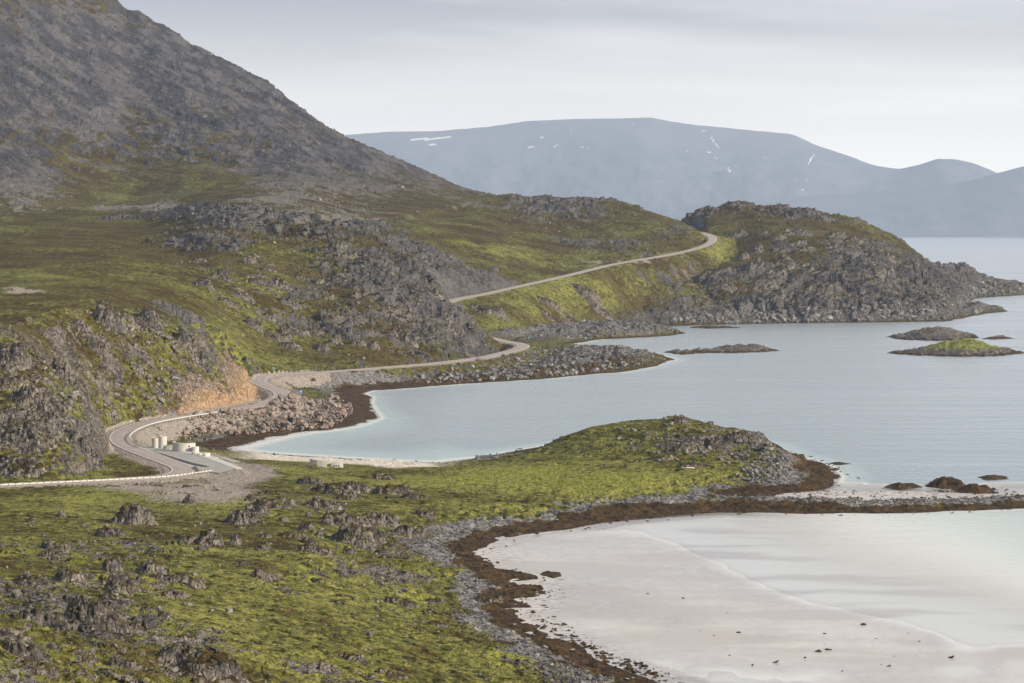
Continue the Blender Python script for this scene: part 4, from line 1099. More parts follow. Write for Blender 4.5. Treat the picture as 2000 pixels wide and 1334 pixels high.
# ------------------------------------------------------------------ islets and weedy rocks
def islet_material(weedy):
    t = NT("weedy_rock" if weedy else "islet_rock"); P = t.pos()
    n1 = t.noise(P, .5, 4, .6); n2 = t.noise(P, 1.8, 4, .65)
    wc = t.mix(t.mr(n1, .4, .62), (.026, .020, .013), (.085, .052, .022))
    wc = t.mix(t.mr(n2, .5, .36, 0, .8), wc, (.018, .014, .010))
    if weedy:
        c = wc
    else:
        rc = rock_color(t, P)
        rc = t.mix(.45, rc, (.055, .05, .048))
        gr = t.mix(t.mr(n1, .4, .6), (.10, .11, .028), (.17, .19, .05))
        c = t.mix(t.mr(t.math('ADD', t.attr("turf"), t.mr(n2, .3, .7, -.3, .3)), .42, .6), rc, gr)
        c = t.mix(t.mr(t.attr("wet"), .4, .6), c, wc)
    return t.surf(t.bsdf(c, .8, t.bump(t.math('ADD', n2, n1), .7, .4), .08))
M_WEEDY, M_ISLET = islet_material(True), islet_material(False)
for it in ISLETS:
    P = px_poly(it['poly']); xs = [p[0] for p in P]; ys = [p[1] for p in P]
    cx, cy = sum(xs) / len(xs), sum(ys) / len(ys)
    tx, ty, tz = at_y(*it['top'], cy); hgt = max(float(tz), .5)
    mgn = 3.0
    nx, ny = 110, 70
    gx = np.linspace(min(xs) - mgn, max(xs) + mgn, nx); gy = np.linspace(min(ys) - mgn, max(ys) + mgn, ny)
    GX, GY = np.meshgrid(gx, gy, indexing='ij')
    sd_ = sdf(GX, GY, P)
    sc = max(1.0, hgt / 2.5)
    sd_ = sd_ + fbm(GX, GY, 7 * sc, 4, 900 + int(cx)) * 1.5 * min(sc, 2.0)
    dmax = max(sd_.max(), .5)
    bumpx = np.exp(-((GX - float(tx)) / (0.36 * (max(xs) - min(xs)))) ** 2)
    z = hgt * np.clip(sd_ / dmax, -1, 1) ** 1 * 0.55 + hgt * .62 * sstep(0, dmax * .8, sd_) * bumpx
    if it['green'] < 0: z = hgt * .72 * (np.sqrt(np.clip(sd_ / dmax, 0, 1)) * .8 + .2 * bumpx * sstep(0, dmax * .6, sd_))
    z = np.where(sd_ > 0, z, sd_ * .35)
    a_, e_, bx_, by_ = worley(GX * .9 + GY * .4, (GY * .9 - GX * .4) * 1.6, 5.0 if it['green'] >= 0 else 3.0, 77)
    z = z + np.where(sd_ > 0, np.clip(sd_ / 2, 0, 1) * ((a_ - .5) * 2.0 + bx_ * 1.4 - .5 * np.exp(-e_ * 8)) * min(1.0, hgt / 3.0) * (.9 if it['green'] >= 0 else .9), 0)
    z = z + fbm(GX, GY, 2.0, 3, 95) * .25 * np.clip(sd_, 0, 1) * min(1, hgt / 2)
    turf = np.clip(sstep(.42, .6, z / hgt + .12 * fbm(GX, GY, 5, 3, 97)) * it['green'] * (1 if it['green'] > .9 else .8), 0, 1)
    wet = sstep(1.3, .7, z + .4 * fbm(GX, GY, 4, 3, 96))
    _k = np.arange(GX.size).reshape(GX.shape)
    iq = np.stack([_k[:-1, :-1], _k[1:, :-1], _k[1:, 1:], _k[:-1, 1:]], -1).reshape(-1, 4)
    iq = iq[z.reshape(-1)[iq].max(1) > -.25]
    uq, inv = np.unique(iq, return_inverse=True)
    V = np.stack([GX - cx, GY - cy, z], -1).reshape(-1, 3)[uq]
    o = mesh_from('weedy_rock' if it['green'] < 0 else 'rocky_islet', V, inv.reshape(-1, 4), M_WEEDY if it['green'] < 0 else M_ISLET, True, dict(turf=turf.reshape(-1)[uq], wet=wet.reshape(-1)[uq]))
    o.location = (cx, cy, 0)
    tag(o, it['label'], 'rock' if it['green'] < 0 else 'islet', 'weed covered rocks in the shallows' if it['green'] < 0 else 'islets and skerries off the headland')

# ------------------------------------------------------------------ road, lay-by and markings
def asphalt(name, c1_, c2_, worn=None):
    t = NT(name); P = t.pos()
    n1 = t.noise(P, .22, 4, .6); n2 = t.noise(P, 5.0, 3, .6)
    c = t.mix(t.mr(n1, .35, .65), c1_, c2_)
    c = t.mix(t.mr(n2, .5, .7, 0, .3), c, tuple(x * .75 for x in c1_))
    if worn:
        lat = t.attr("lateral")
        trk = t.math('MULTIPLY', t.mr(t.math('ABSOLUTE', t.math('SUBTRACT', t.math('ABSOLUTE', lat), .52)), .0, .16, 1, 0), t.mr(n1, .35, .7, .2, .8))
        c = t.mix(trk, c, worn)
        edge = t.mr(t.math('ABSOLUTE', lat), .93, 1.02)
        c = t.mix(edge, c, (.22, .20, .175))
    return t.surf(t.bsdf(c, .85, t.bump(n2, .3, .02), .3))
M_ROAD = asphalt("road_asphalt", (.27, .24, .228), (.33, .295, .28), (.21, .19, .185))
M_PARK = asphalt("layby_asphalt", (.24, .25, .243), (.29, .30, .29))
M_DARKPATCH = asphalt("fresh_asphalt", (.06, .06, .062), (.08, .08, .082))
M_LINE = NT("road_paint"); M_LINE = M_LINE.surf(M_LINE.bsdf((.78, .77, .74), .6))

def normals2(P):
    T = np.gradient(P[:, :2], axis=0); T /= np.linalg.norm(T, axis=1)[:, None] + 1e-9
    return np.stack([-T[:, 1], T[:, 0]], 1)

def ribbon(name, P, offs, dz, mat, lat=None):
    N = normals2(P)
    m = len(offs)
    V = np.concatenate([np.stack([P[:, 0] + N[:, 0] * o_, P[:, 1] + N[:, 1] * o_, P[:, 2] + (dz[k] if hasattr(dz, '__len__') else dz)], 1)[:, None] for k, o_ in enumerate(offs)], 1)
    n = len(P)
    k = np.arange(n * m).reshape(n, m)
    q = np.stack([k[:-1, :-1], k[1:, :-1], k[1:, 1:], k[:-1, 1:]], -1).reshape(-1, 4)[:, ::-1]
    at = {} if lat is None else dict(lateral=np.tile(np.array(lat, np.float32), n))
    o = mesh_from(name, V.reshape(-1, 3), q, mat, False, at)
    o['kind'] = 'structure'
    return o
ROADF = path_world([tuple(p) for p in ROAD[::2]], 2.0)
ribbon('road', ROADF, [-3.9, -3.2, -2.2, -1.1, 0, 1.1, 2.2, 3.2, 3.9], [-.35, .06, .09, .11, .12, .11, .09, .06, -.35], M_ROAD, [-1.15, -1, -.7, -.35, 0, .35, .7, 1, 1.15])
ribbon('side_road', SIDE, [-2.6, -2, 0, 2, 2.6], [-.3, .05, .08, .05, -.3], M_ROAD, [-1.1, -1, 0, 1, 1.1])
# dashed edge lines
bm = bmesh.new()
N = normals2(ROADF); seglen = np.concatenate([[0], np.cumsum(np.linalg.norm(np.diff(ROADF[:, :2], axis=0), axis=1))])
for side in (-2.95, 2.95):
    E = ROADF[:, :2] + N * side
    s0 = 0.0
    while s0 < seglen[-1] - 4:
        pts = []
        for s_ in (s0, s0 + 1.0, s0 + 2.0):
            pts.append((np.interp(s_, seglen, E[:, 0]), np.interp(s_, seglen, E[:, 1]), np.interp(s_, seglen, ROADF[:, 2]) + .095,
                        np.interp(s_, seglen, N[:, 0]), np.interp(s_, seglen, N[:, 1])))
        rows_ = [(bm.verts.new((p[0] - p[3] * .13, p[1] - p[4] * .13, p[2])), bm.verts.new((p[0] + p[3] * .13, p[1] + p[4] * .13, p[2]))) for p in pts]
        for a_, b_ in zip(rows_[:-1], rows_[1:]):
            bm.faces.new((a_[0], b_[0], b_[1], a_[1]))
        s0 += 3.6
bmesh.ops.recalc_face_normals(bm, faces=bm.faces)
o = bm_obj('road_marking', bm, M_LINE); o['kind'] = 'structure'

def flat_poly(name, px, z, mat, thick=0.0):
    P = px_poly(px, z)
    bm = bmesh.new()
    f = bm.faces.new([bm.verts.new((x, y, z)) for x, y in P])
    if f.normal.z < 0: f.normal_flip()
    bm.normal_update()
    if bm.faces[0:][0].normal.z < 0: bmesh.ops.reverse_faces(bm, faces=bm.faces[:])
    if thick:
        r = bmesh.ops.extrude_face_region(bm, geom=bm.faces[:])
        bmesh.ops.translate(bm, verts=[e for e in r['geom'] if isinstance(e, bmesh.types.BMVert)], vec=(0, 0, -thick))
        bmesh.ops.recalc_face_normals(bm, faces=bm.faces)
    bmesh.ops.triangulate(bm, faces=bm.faces)
    o = bm_obj(name, bm, mat); o['kind'] = 'structure'
    return o
PZ = PARK_Z
def concrete(name, base=(.50, .48, .44), boards=3.2):
    t = NT(name); P = t.pos()
    n1 = t.noise(P, .7, 4, .6); n2 = t.noise(t.pos((3, 3, .25)), 1.2, 4, .65)
    w = t.n("ShaderNodeTexWave", wave_type='BANDS', bands_direction='X'); t.t.links.new(P, w.inputs[0]); w.inputs["Scale"].default_value = boards; w.inputs["Distortion"].default_value = .4
    c = t.mix(t.mr(n2, .38, .64), tuple(b * .80 for b in base), base)
    c = t.mix(t.mr(n1, .55, .75, 0, .5), c, tuple(b * 1.15 for b in base))
    return t.surf(t.bsdf(c, .8, t.bump(t.math('ADD', n1, t.math('MULTIPLY', w.outputs["Fac"], .25)), .3, .03), .3))
M_CONC = concrete("board_cast_concrete", (.50, .49, .47))
M_CONC_TOP = concrete("pale_concrete", (.62, .60, .56))
M_DARK = NT("dark_opening"); M_DARK = M_DARK.surf(M_DARK.bsdf((.02, .02, .022), .6))
flat_poly('layby', [(262, 874), (300, 872), (345, 879), (402, 893), (461, 915), (430, 924), (396, 920), (344, 903), (300, 889)], PZ + .04, M_PARK)
flat_poly('pavement', [(345, 879.5), (378, 882.5), (420, 892), (474, 914.5), (461, 915.5), (402, 894)], PZ + .10, M_CONC, .14)
flat_poly('asphalt_patch', [(375, 912), (382, 910), (388, 916), (386, 920), (377, 921), (380, 917)], PZ + .95, M_DARKPATCH)

# strip of fresh asphalt and kerb between the carriageway and the lay-by
kp = [(270, 875.5, 5.06), (300, 883, 5.06), (340, 895, 5.06), (375, 905, 5.06), (402, 911, 5.06)]
ka = np.array(kp); kx, ky, kz = at_z(ka[:, 0], ka[:, 1], ka[:, 2]); KP = path_world(list(zip(kx, ky, kz)), 2.0)
ribbon('gutter_strip', KP, [-.7, .7], .05, M_DARKPATCH)
bm = bmesh.new()
NK = normals2(KP)
sec = [(.75, .0), (.75, .16), (1.05, .16), (1.05, .0)]
prev = None
for p, n_ in zip(KP[len(KP) // 3:], NK[len(KP) // 3:]):
    ring = [bm.verts.new((p[0] - n_[0] * a_ * -1, p[1] + n_[1] * a_, p[2] + b_)) for a_, b_ in sec]
    if prev:
        for i in range(4): bm.faces.new((prev[i], prev[(i + 1) % 4], ring[(i + 1) % 4], ring[i]))
    prev = ring
bmesh.ops.recalc_face_normals(bm, faces=bm.faces)
tag(bm_obj('kerb', bm, M_CONC_TOP), 'pale raised kerb stone line between the road and the grey lay-by', 'kerb')

# ------------------------------------------------------------------ concrete rest area
def wall_path(bm, pts, z0, z1, th, closed=False, z1b=None):
    """upright wall along a plan path, top sloping from z1 to z1b"""
    P = np.array(pts, float); n = len(P)
    T = np.gradient(P, axis=0)
    if closed:
        T = np.roll(P, -1, 0) - np.roll(P, 1, 0)
    T /= np.linalg.norm(T, axis=1)[:, None]
    N = np.stack([-T[:, 1], T[:, 0]], 1) * th / 2
    rings = []
    for i in range(n):
        zt = z1 if z1b is None else z1 + (z1b - z1) * i / (n - 1)
        a = P[i] + N[i]; b = P[i] - N[i]
        rings.append([bm.verts.new((a[0], a[1], z0)), bm.verts.new((a[0], a[1], zt)), bm.verts.new((b[0], b[1], zt)), bm.verts.new((b[0], b[1], z0))])
    m = n if closed else n - 1
    for i in range(m):
        r, s = rings[i], rings[(i + 1) % n]
        for k in range(4): bm.faces.new((r[k], r[(k + 1) % 4], s[(k + 1) % 4], s[k]))
    if not closed:
        bm.faces.new(rings[0]); bm.faces.new(rings[-1])
    bmesh.ops.recalc_face_normals(bm, faces=bm.faces)

def arc(cx, cy, rx, ry, d0, d1, n=40):
    return [(cx + rx * math.cos(R(d0 + (d1 - d0) * i / (n - 1))), cy + ry * math.sin(R(d0 + (d1 - d0) * i / (n - 1)))) for i in range(n)]
def ppos(u, v, z=PZ):
    x, y, _ = at_z(u, v, z); return float(x), float(y)
S = ppos(300, 876)[1] / F                                   # metres per pixel there

x0, y0 = ppos(301.5, 875.2); 
svc = empty('service_building', (x0, y0, PZ), 'pale board cast concrete toilet building, two tall round ended towers by the lay-by', 'building')
bm = bmesh.new(); wall_path(bm, arc(.25, 1.25, 1.05, 1.35, 0, 360, 40)[:-1], -.3, 2.95, .25, True)
bm_obj('oval_wall', bm, M_CONC, svc)
bm = bmesh.new(); bmesh.ops.create_circle(bm, cap_ends=True, segments=40, radius=1.0, matrix=Matrix.Translation((.25, 1.25, 2.8)) @ Matrix.Diagonal((1.0, 1.28, 1, 1)))
bm_obj('roof', bm, M_CONC_TOP, svc)
bm = bmesh.new(); wall_path(bm, arc(2.25, 1.15, 1.15, 1.15, 0, 360, 48)[:-1], -.3, 3.45, .22, True)
bm_obj('round_tower', bm, M_CONC, svc)
bm = bmesh.new(); bmesh.ops.create_circle(bm, cap_ends=True, segments=40, radius=1.1, matrix=Matrix.Translation((2.25, 1.15, 3.3)))
bm_obj('roof', bm, M_CONC_TOP, svc)
bm = bmesh.new(); add_box(bm, 1.16, .62, 1.15, .34, .2, 2.3); bm_obj('door', bm, M_DARK, svc)

x0, y0 = ppos(320, 879.4)
pil = empty('info_pillar', (x0, y0, PZ), 'slim white information pillar standing on the lay-by before the towers', 'pillar')
bm = bmesh.new(); add_box(bm, 0, 0, .68, .34, .16, 1.36); bm_obj('pillar_body', bm, M_CONC_TOP, pil)
bm = bmesh.new(); add_cyl(bm, 0, 0, 0.03, .09, .75, seg=20); bm_obj('base_slab', bm, M_CONC_TOP, pil)

x0, y0 = ppos(328, 878.6)
lw = empty('low_wall', (x0, y0, PZ), 'low concrete wall joining the round tower to the big curved wall', 'wall')
bm = bmesh.new(); wall_path(bm, [(-1.3, .5), (-.5, .15), (.4, 0), (1.35, 0)], -.3, 1.15, .3); bm_obj('wall_body', bm, M_CONC, lw)
bm = bmesh.new(); wall_path(bm, [(-.9, 2.2), (0, 1.7), (1.2, 1.4)], -.3, 1.3, .3); bm_obj('rear_wall', bm, M_CONC_TOP, lw)

x0, y0 = ppos(355, 882)
cw = empty('curved_wall', (x0, y0, PZ), 'large curved concrete shelter wall with small square openings, open to the shore', 'wall')
pts = arc(.3, 2.6, 3.05, 2.9, 160, 372, 60)
bm = bmesh.new(); wall_path(bm, pts, -.4, 2.75, .55, False, 2.25)
bm_obj('wall_body', bm, M_CONC, cw)
def cap_path(pts, zs_, th):
    bm = bmesh.new(); wall_path(bm, pts, 0, .05, th)
    n = len(pts)
    for i, v in enumerate(bm.verts): pass
    return bm
for k in (40, 56):
    p, q = np.array(pts[k]), np.array(pts[k + 1]); d = q - p
    bm = bmesh.new(); add_box(bm, p[0], p[1], 1.55, .42, .62, .5, math.atan2(d[1], d[0])); bm_obj('opening', bm, M_DARK, cw)

rings_px = [(381, 883.0, .9, 1.5, "taller concrete ring at the shore end of the curved wall"), (381, 888.0, .95, .75, "flat concrete ring bench at the foot of the taller ring"),
            (391.5, 889.2, .85, .55, "lowest concrete ring in the middle of the stepped rings"), (402, 892.0, 1.0, .95, "outermost concrete ring, nearest the beach ramp")]
for (u_, v_, r_, h_, lab) in rings_px:
    x0, y0 = ppos(u_, v_)
    rg = empty('concrete_ring', (x0, y0, PZ), lab, 'ring bench', 'stepped concrete rings at the rest area')
    bm = bmesh.new(); wall_path(bm, arc(0, r_, r_, r_, 0, 360, 36)[:-1], -.5, h_, .22, True); bm_obj('ring_wall', bm, M_CONC_TOP, rg)
    bm = bmesh.new(); bmesh.ops.create_circle(bm, cap_ends=True, segments=36, radius=r_, matrix=Matrix.Translation((0, r_, .35 * h_))); bm_obj('ring_floor', bm, M_CONC, rg)

# ramp down to the sand
rpx = [(402, 892.5, 4.9), (425, 893, 4.4), (450, 899, 3.7), (470, 904.5, 3.1), (488, 907.5, 2.6)]
ra_ = np.array(rpx); rx2, ry2, rz2 = at_z(ra_[:, 0], ra_[:, 1], ra_[:, 2]); RP = path_world(list(zip(rx2, ry2, rz2)), 2.0)
NR_ = normals2(RP)
bm = bmesh.new(); prev = None
for p, n_ in zip(RP, NR_):
    ring = [bm.verts.new((p[0] + n_[0] * a_, p[1] + n_[1] * a_, p[2] + b_)) for a_, b_ in ((-1.3, -1.6), (-1.3, .1), (1.3, .1), (1.3, -1.6))]
    if prev:
        for i in range(3): bm.faces.new((prev[i], prev[i + 1], ring[i + 1], ring[i]))
    else: bm.faces.new(ring)
    prev = ring
bm.faces.new(prev); bmesh.ops.recalc_face_normals(bm, faces=bm.faces)
tag(bm_obj('ramp', bm, M_PARK), 'grey concrete ramp leading from the lay-by down to the sand', 'ramp')

# picnic wall by the sand
x0, y0 = ppos(637, 913, 3.0)
pw = empty('picnic_wall', (x0, y0, ground_z(x0, y0)), 'free standing curved concrete wall with round holes beside the beach', 'wall')
s2 = y0 / F
pts = [(-33 * s2, 1.6), (-26 * s2, .7), (-18 * s2, .2), (-8 * s2, 0), (2 * s2, -.05), (8 * s2, 0)]
def holed_wall(bm, pts, zt0, zt1, th, holes):
    """wall as a grid of small panels, leaving out those that fall inside a hole"""
    P = np.array(pts); L = np.concatenate([[0], np.cumsum(np.linalg.norm(np.diff(P, axis=0), axis=1))])
    ns, nz = 90, 18
    def pt(i, j, side):
        s = L[-1] * i / ns; x = np.interp(s, L, P[:, 0]); y = np.interp(s, L, P[:, 1]); zt = zt0 + (zt1 - zt0) * i / ns
        return (x, y + side * th / 2, -.3 + (zt + .3) * j / nz)
    V = {}
    def vv(i, j, sd_):
        if (i, j, sd_) not in V: V[(i, j, sd_)] = bm.verts.new(pt(i, j, sd_))
        return V[(i, j, sd_)]
    def solid(i, j):
        if not (0 <= i < ns and 0 <= j < nz): return False
        s = L[-1] * (i + .5) / ns; zt = zt0 + (zt1 - zt0) * (i + .5) / ns; z = -.3 + (zt + .3) * (j + .5) / nz
        return all(((s - hs) / hr) ** 2 + ((z - hz_) / hr) ** 2 > 1 for hs, hz_, hr in holes)
    for i in range(ns):
        for j in range(nz):
            if not solid(i, j): continue
            bm.faces.new((vv(i, j, -1), vv(i + 1, j, -1), vv(i + 1, j + 1, -1), vv(i, j + 1, -1)))
            bm.faces.new((vv(i, j, 1), vv(i, j + 1, 1), vv(i + 1, j + 1, 1), vv(i + 1, j, 1)))
            for (di, dj, e0, e1) in ((0, 1, (i, j + 1), (i + 1, j + 1)), (0, -1, (i, j), (i + 1, j)), (1, 0, (i + 1, j), (i + 1, j + 1)), (-1, 0, (i, j), (i, j + 1))):
                if not solid(i + di, j + dj):
                    bm.faces.new((vv(*e0, -1), vv(*e1, -1), vv(*e1, 1), vv(*e0, 1)))
    bmesh.ops.recalc_face_normals(bm, faces=bm.faces)
Ltot = sum(math.dist(a_, b_) for a_, b_ in zip(pts[:-1], pts[1:]))
bm = bmesh.new(); holed_wall(bm, pts, 2.3, 1.75, .3, [(Ltot * .30, .55, .33), (Ltot * .38, .5, .33), (Ltot * .93, .55, .55)])
bm_obj('high_wall', bm, M_CONC, pw)
bm = bmesh.new(); wall_path(bm, [(10 * s2, .1), (18 * s2, 0), (28 * s2, .2), (33 * s2, .5)], -.3, 1.35, .3); bm_obj('low_wall', bm, M_CONC, pw)

M_WOOD = NT("weathered_timber"); _p = M_WOOD.pos((1, 8, 8)); M_WOOD = M_WOOD.surf(M_WOOD.bsdf(M_WOOD.mix(M_WOOD.mr(M_WOOD.noise(_p, 2.0), .3, .7), (.07, .062, .055), (.15, .135, .12)), .85))
for (u_, v_, lab) in ((602, 915.5, 'dark picnic table on the grass at the left end of the holed wall'), (655, 916.5, 'dark picnic table on the grass in front of the low wall section')):
    x0, y0, z0, _, _ = on_ground(u_, v_)
    tb = empty('picnic_table', (x0, y0, z0), lab, 'table', 'picnic tables by the beach')
    bm = bmesh.new(); add_box(bm, 0, 0, .74, 2.0, .8, .08); bm_obj('table_top', bm, M_WOOD, tb)
    for sy_2 in (-1, 1):
        bm = bmesh.new(); add_box(bm, 0, sy_2 * .72, .45, 2.0, .28, .06); bm_obj('bench_seat', bm, M_WOOD, tb)
    for sx_2 in (-1, 1):
        bm = bmesh.new(); add_box(bm, sx_2 * .75, 0, .35, .12, 1.5, .1); add_box(bm, sx_2 * .75, 0, .34, .12, .5, .7); bm_obj('leg_frame', bm, M_WOOD, tb)

# ------------------------------------------------------------------ guard rails
M_STEEL = NT("galvanised_steel"); M_STEEL = M_STEEL.surf(M_STEEL.bsdf((.58, .58, .57), .5, None, .5, .15))
M_POST = NT("weathered_post"); M_POST = M_POST.surf(M_POST.bsdf((.34, .31, .28), .75))
post_me = None
def guardrail(P, label, z_from_road=True):
    """W-beam on posts along a world path"""
    global post_me
    P = np.array(P)
    c = P.mean(0)
    root = empty('guardrail', tuple(P[0]), label, 'guardrail', 'crash barriers along the coast road')
    sec = [(-.06, .44), (.02, .50), (-.06, .56), (-.06, .62), (.02, .68), (-.06, .74), (-.09, .74), (-.03, .68), (-.09, .60), (-.03, .50), (-.09, .44)]
    N = normals2(P); bm = bmesh.new(); prev = None
    sgn = 1
    for p, n_ in zip(P, N):
        ring = [bm.verts.new((p[0] + n_[0] * a_ * sgn - P[0][0], p[1] + n_[1] * a_ * sgn - P[0][1], p[2] + b_ - P[0][2])) for a_, b_ in sec]
        if prev:
            for i in range(len(sec)): bm.faces.new((prev[i], prev[(i + 1) % len(sec)], ring[(i + 1) % len(sec)], ring[i]))
        prev = ring
    bmesh.ops.recalc_face_normals(bm, faces=bm.faces)
    bm_obj('beam', bm, M_STEEL, root)
    L = np.concatenate([[0], np.cumsum(np.linalg.norm(np.diff(P[:, :2], axis=0), axis=1))])
    s_ = .5
    if post_me is None:
        bm = bmesh.new(); add_box(bm, 0, 0, .1, .16, .16, 1.3); add_box(bm, 0, 0, .76, .13, .13, .03)
        post_me = bpy.data.meshes.new('post'); bm.to_mesh(post_me); bm.free(); post_me.materials.append(M_POST)
    while s_ < L[-1]:
        o = bpy.data.objects.new('post', post_me); link(o, root)
        x, y, z = (np.interp(s_, L, P[:, k]) for k in range(3)); nx_, ny_ = np.interp(s_, L, N[:, 0]), np.interp(s_, L, N[:, 1])
        o.location = (x - nx_ * .16 * sgn - P[0][0], y - ny_ * .16 * sgn - P[0][1], z - P[0][2]); o.rotation_euler = (0, 0, math.atan2(ny_, nx_))
        s_ += 2.0
    return root
def rail_px(px):
    a = np.array(px, float); X, Y, Z = at_z(a[:, 0], a[:, 1], a[:, 2]); return path_world(list(zip(X, Y, Z)), 1.5)
guardrail(rail_px([(-300, 963, 8.7), (-150, 957.5, 8.2), (0, 951.3, 7.6), (100, 946.8, 7.1), (200, 942, 6.7), (254, 939, 6.3), (308, 936, 6.0), (345, 932.5, 5.7), (380, 928, 5.4), (400, 925, 5.2), (415, 922.6, 5.1)]),
          'long pale steel guardrail along the near edge of the road in the left foreground')
guardrail(rail_px([(425, 808.3, 7.0), (380, 815, 6.8), (335, 822.5, 6.5), (300, 830.5, 6.2), (275, 839.5, 6.0), (260, 848, 5.7), (253, 857, 5.5), (258, 866, 5.3), (270, 873, 5.2), (278, 876.5, 5.1)]),
          'curved white guardrail round the inside of the bend above the concrete buildings')
guardrail(rail_px([(489, 745.5, 7), (493, 742, 7), (500, 738.5, 7)]), 'short bright guardrail stub on the far bend at the side road junction')

# ------------------------------------------------------------------ road signs and marker posts
M_BLUE = NT("sign_blue"); M_BLUE = M_BLUE.surf(M_BLUE.bsdf((.02, .12, .42), .45))
M_WHITE = NT("sign_white"); M_WHITE = M_WHITE.surf(M_WHITE.bsdf((.8, .8, .8), .5))
M_GREY = NT("sign_pole"); M_GREY = M_GREY.surf(M_GREY.bsdf((.33, .34, .35), .5, None, .5, .3))
M_ORANGE = NT("marker_orange"); M_ORANGE = M_ORANGE.surf(M_ORANGE.bsdf((.42, .25, .10), .7))
M_TURQ = NT("sign_pale_blue"); M_TURQ = M_TURQ.surf(M_TURQ.bsdf((.10, .38, .55), .5))
def sign(u_, v_, hpole, pw_, ph_, mat, label, symbol=False, z=None, turn=0.15):
    if z is None:
        x0, y0, z0, _, _ = on_ground(u_, v_)
    else:
        (x0, y0), z0 = ppos(u_, v_, z), z
        z0 = min(z0, ground_z(x0, y0) + .3)
    r = empty('road_sign', (x0, y0, z0), label, 'road sign', None, turn)
    bm = bmesh.new(); add_cyl(bm, 0, .06, -.3, hpole, .05, seg=10); bm_obj('pole', bm, M_GREY, r)
    bm = bmesh.new(); add_box(bm, 0, 0, hpole - ph_ / 2, pw_, .04, ph_); bmesh.ops.bevel(bm, geom=[e for e in bm.edges if abs(e.verts[0].co.y - e.verts[1].co.y) > .03], offset=.05, segments=2, affect='EDGES')
    p = bm_obj('panel', bm, mat, r)
    if symbol:
        bm = bmesh.new()
        bmesh.ops.create_circle(bm, cap_ends=True, segments=20, radius=pw_ * .26, matrix=Matrix.Translation((0, -.026, hpole - ph_ * .28)) @ Matrix.Rotation(math.pi / 2, 4, 'X'))
        for k, wd in enumerate((.6, .45)): add_box(bm, 0, -.024, hpole - ph_ * (.66 + .16 * k), pw_ * wd, .008, ph_ * .06)
        bm_obj('symbol', bm, M_WHITE, p)
    return r
sign(587, 781, 2.9, .95, 1.75, M_BLUE, 'tall blue rest area sign with a white symbol beside the coast road bend', True)
sign(578, 770, 1.9, .5, .5, M_BLUE, 'small square blue sign on the gravel just behind the tall blue one')
sign(534, 731, 3.6, .7, .9, M_TURQ, 'pale blue sign high on a thin pole at the side road junction')
sign(336, 806, 2.3, .55, .9, M_BLUE, 'small blue sign at the foot of the tan rock cutting')
sign(928, 695, 2.2, .8, .9, M_BLUE, 'blue sign under the dark cliff on the straight stretch of road')
sign(1033, 668, 2.6, .7, .9, M_TURQ, 'pale blue sign beside the hairpin by the rock point')
sign(1377, 460, 3.0, 1.0, 1.6, M_ORANGE, 'orange marker board at the top bend below the headland')

mk = None
def marker(u_, v_):
    global mk
    x0, y0, z0, _, _ = on_ground(u_, v_)
    if mk is None:
        bm = bmesh.new(); add_box(bm, 0, 0, .45, .12, .06, 1.1); bm2 = bmesh.new(); add_box(bm2, 0, -.002, .85, .124, .07, .16)
        mk = (bpy.data.meshes.new('post'), bpy.data.meshes.new('reflector')); bm.to_mesh(mk[0]); bm2.to_mesh(mk[1]); bm.free(); bm2.free()
        mk[0].materials.append(M_WHITE); mk[1].materials.append(M_ORANGE)
    r = empty('marker_post', (x0, y0, z0), 'slim white marker post on the verge of the coast road bend', 'marker post', 'white marker posts on the verges')
    for me in mk: link(bpy.data.objects.new(me.name, me), r)
for (u_, v_) in ((520, 746), (524, 742), (531, 739), (540, 737), (497, 757), (503, 765), (573, 779), (567, 770), (510, 792), (458, 804)):
    marker(u_, v_)

# ------------------------------------------------------------------ stones
def hull(npts, seed, squash=(1, .8, .7), boxy=.6):
    r_ = random.Random(seed); bm = bmesh.new()
    if boxy:
        for sx_2 in (-1, 1):
            for sy_2 in (-1, 1):
                for sz_2 in (-1, 1):
                    bm.verts.new([(s_ * r_.uniform(.45, .8)) * q_ for s_, q_ in zip((sx_2, sy_2, sz_2), squash)])
    for i in range(npts):
        z_ = r_.uniform(-1, 1); t_ = r_.uniform(0, 2 * math.pi); k_ = math.sqrt(1 - z_ * z_) * r_.uniform(.8, 1.05)
        bm.verts.new((k_ * math.cos(t_) * squash[0], k_ * math.sin(t_) * squash[1], z_ * squash[2]))
    res = bmesh.ops.convex_hull(bm, input=bm.verts)
    bmesh.ops.delete(bm, geom=[v for v in bm.verts if not v.link_faces], context='VERTS')
    bmesh.ops.triangulate(bm, faces=bm.faces)
    bmesh.ops.recalc_face_normals(bm, faces=bm.faces)
    return bm

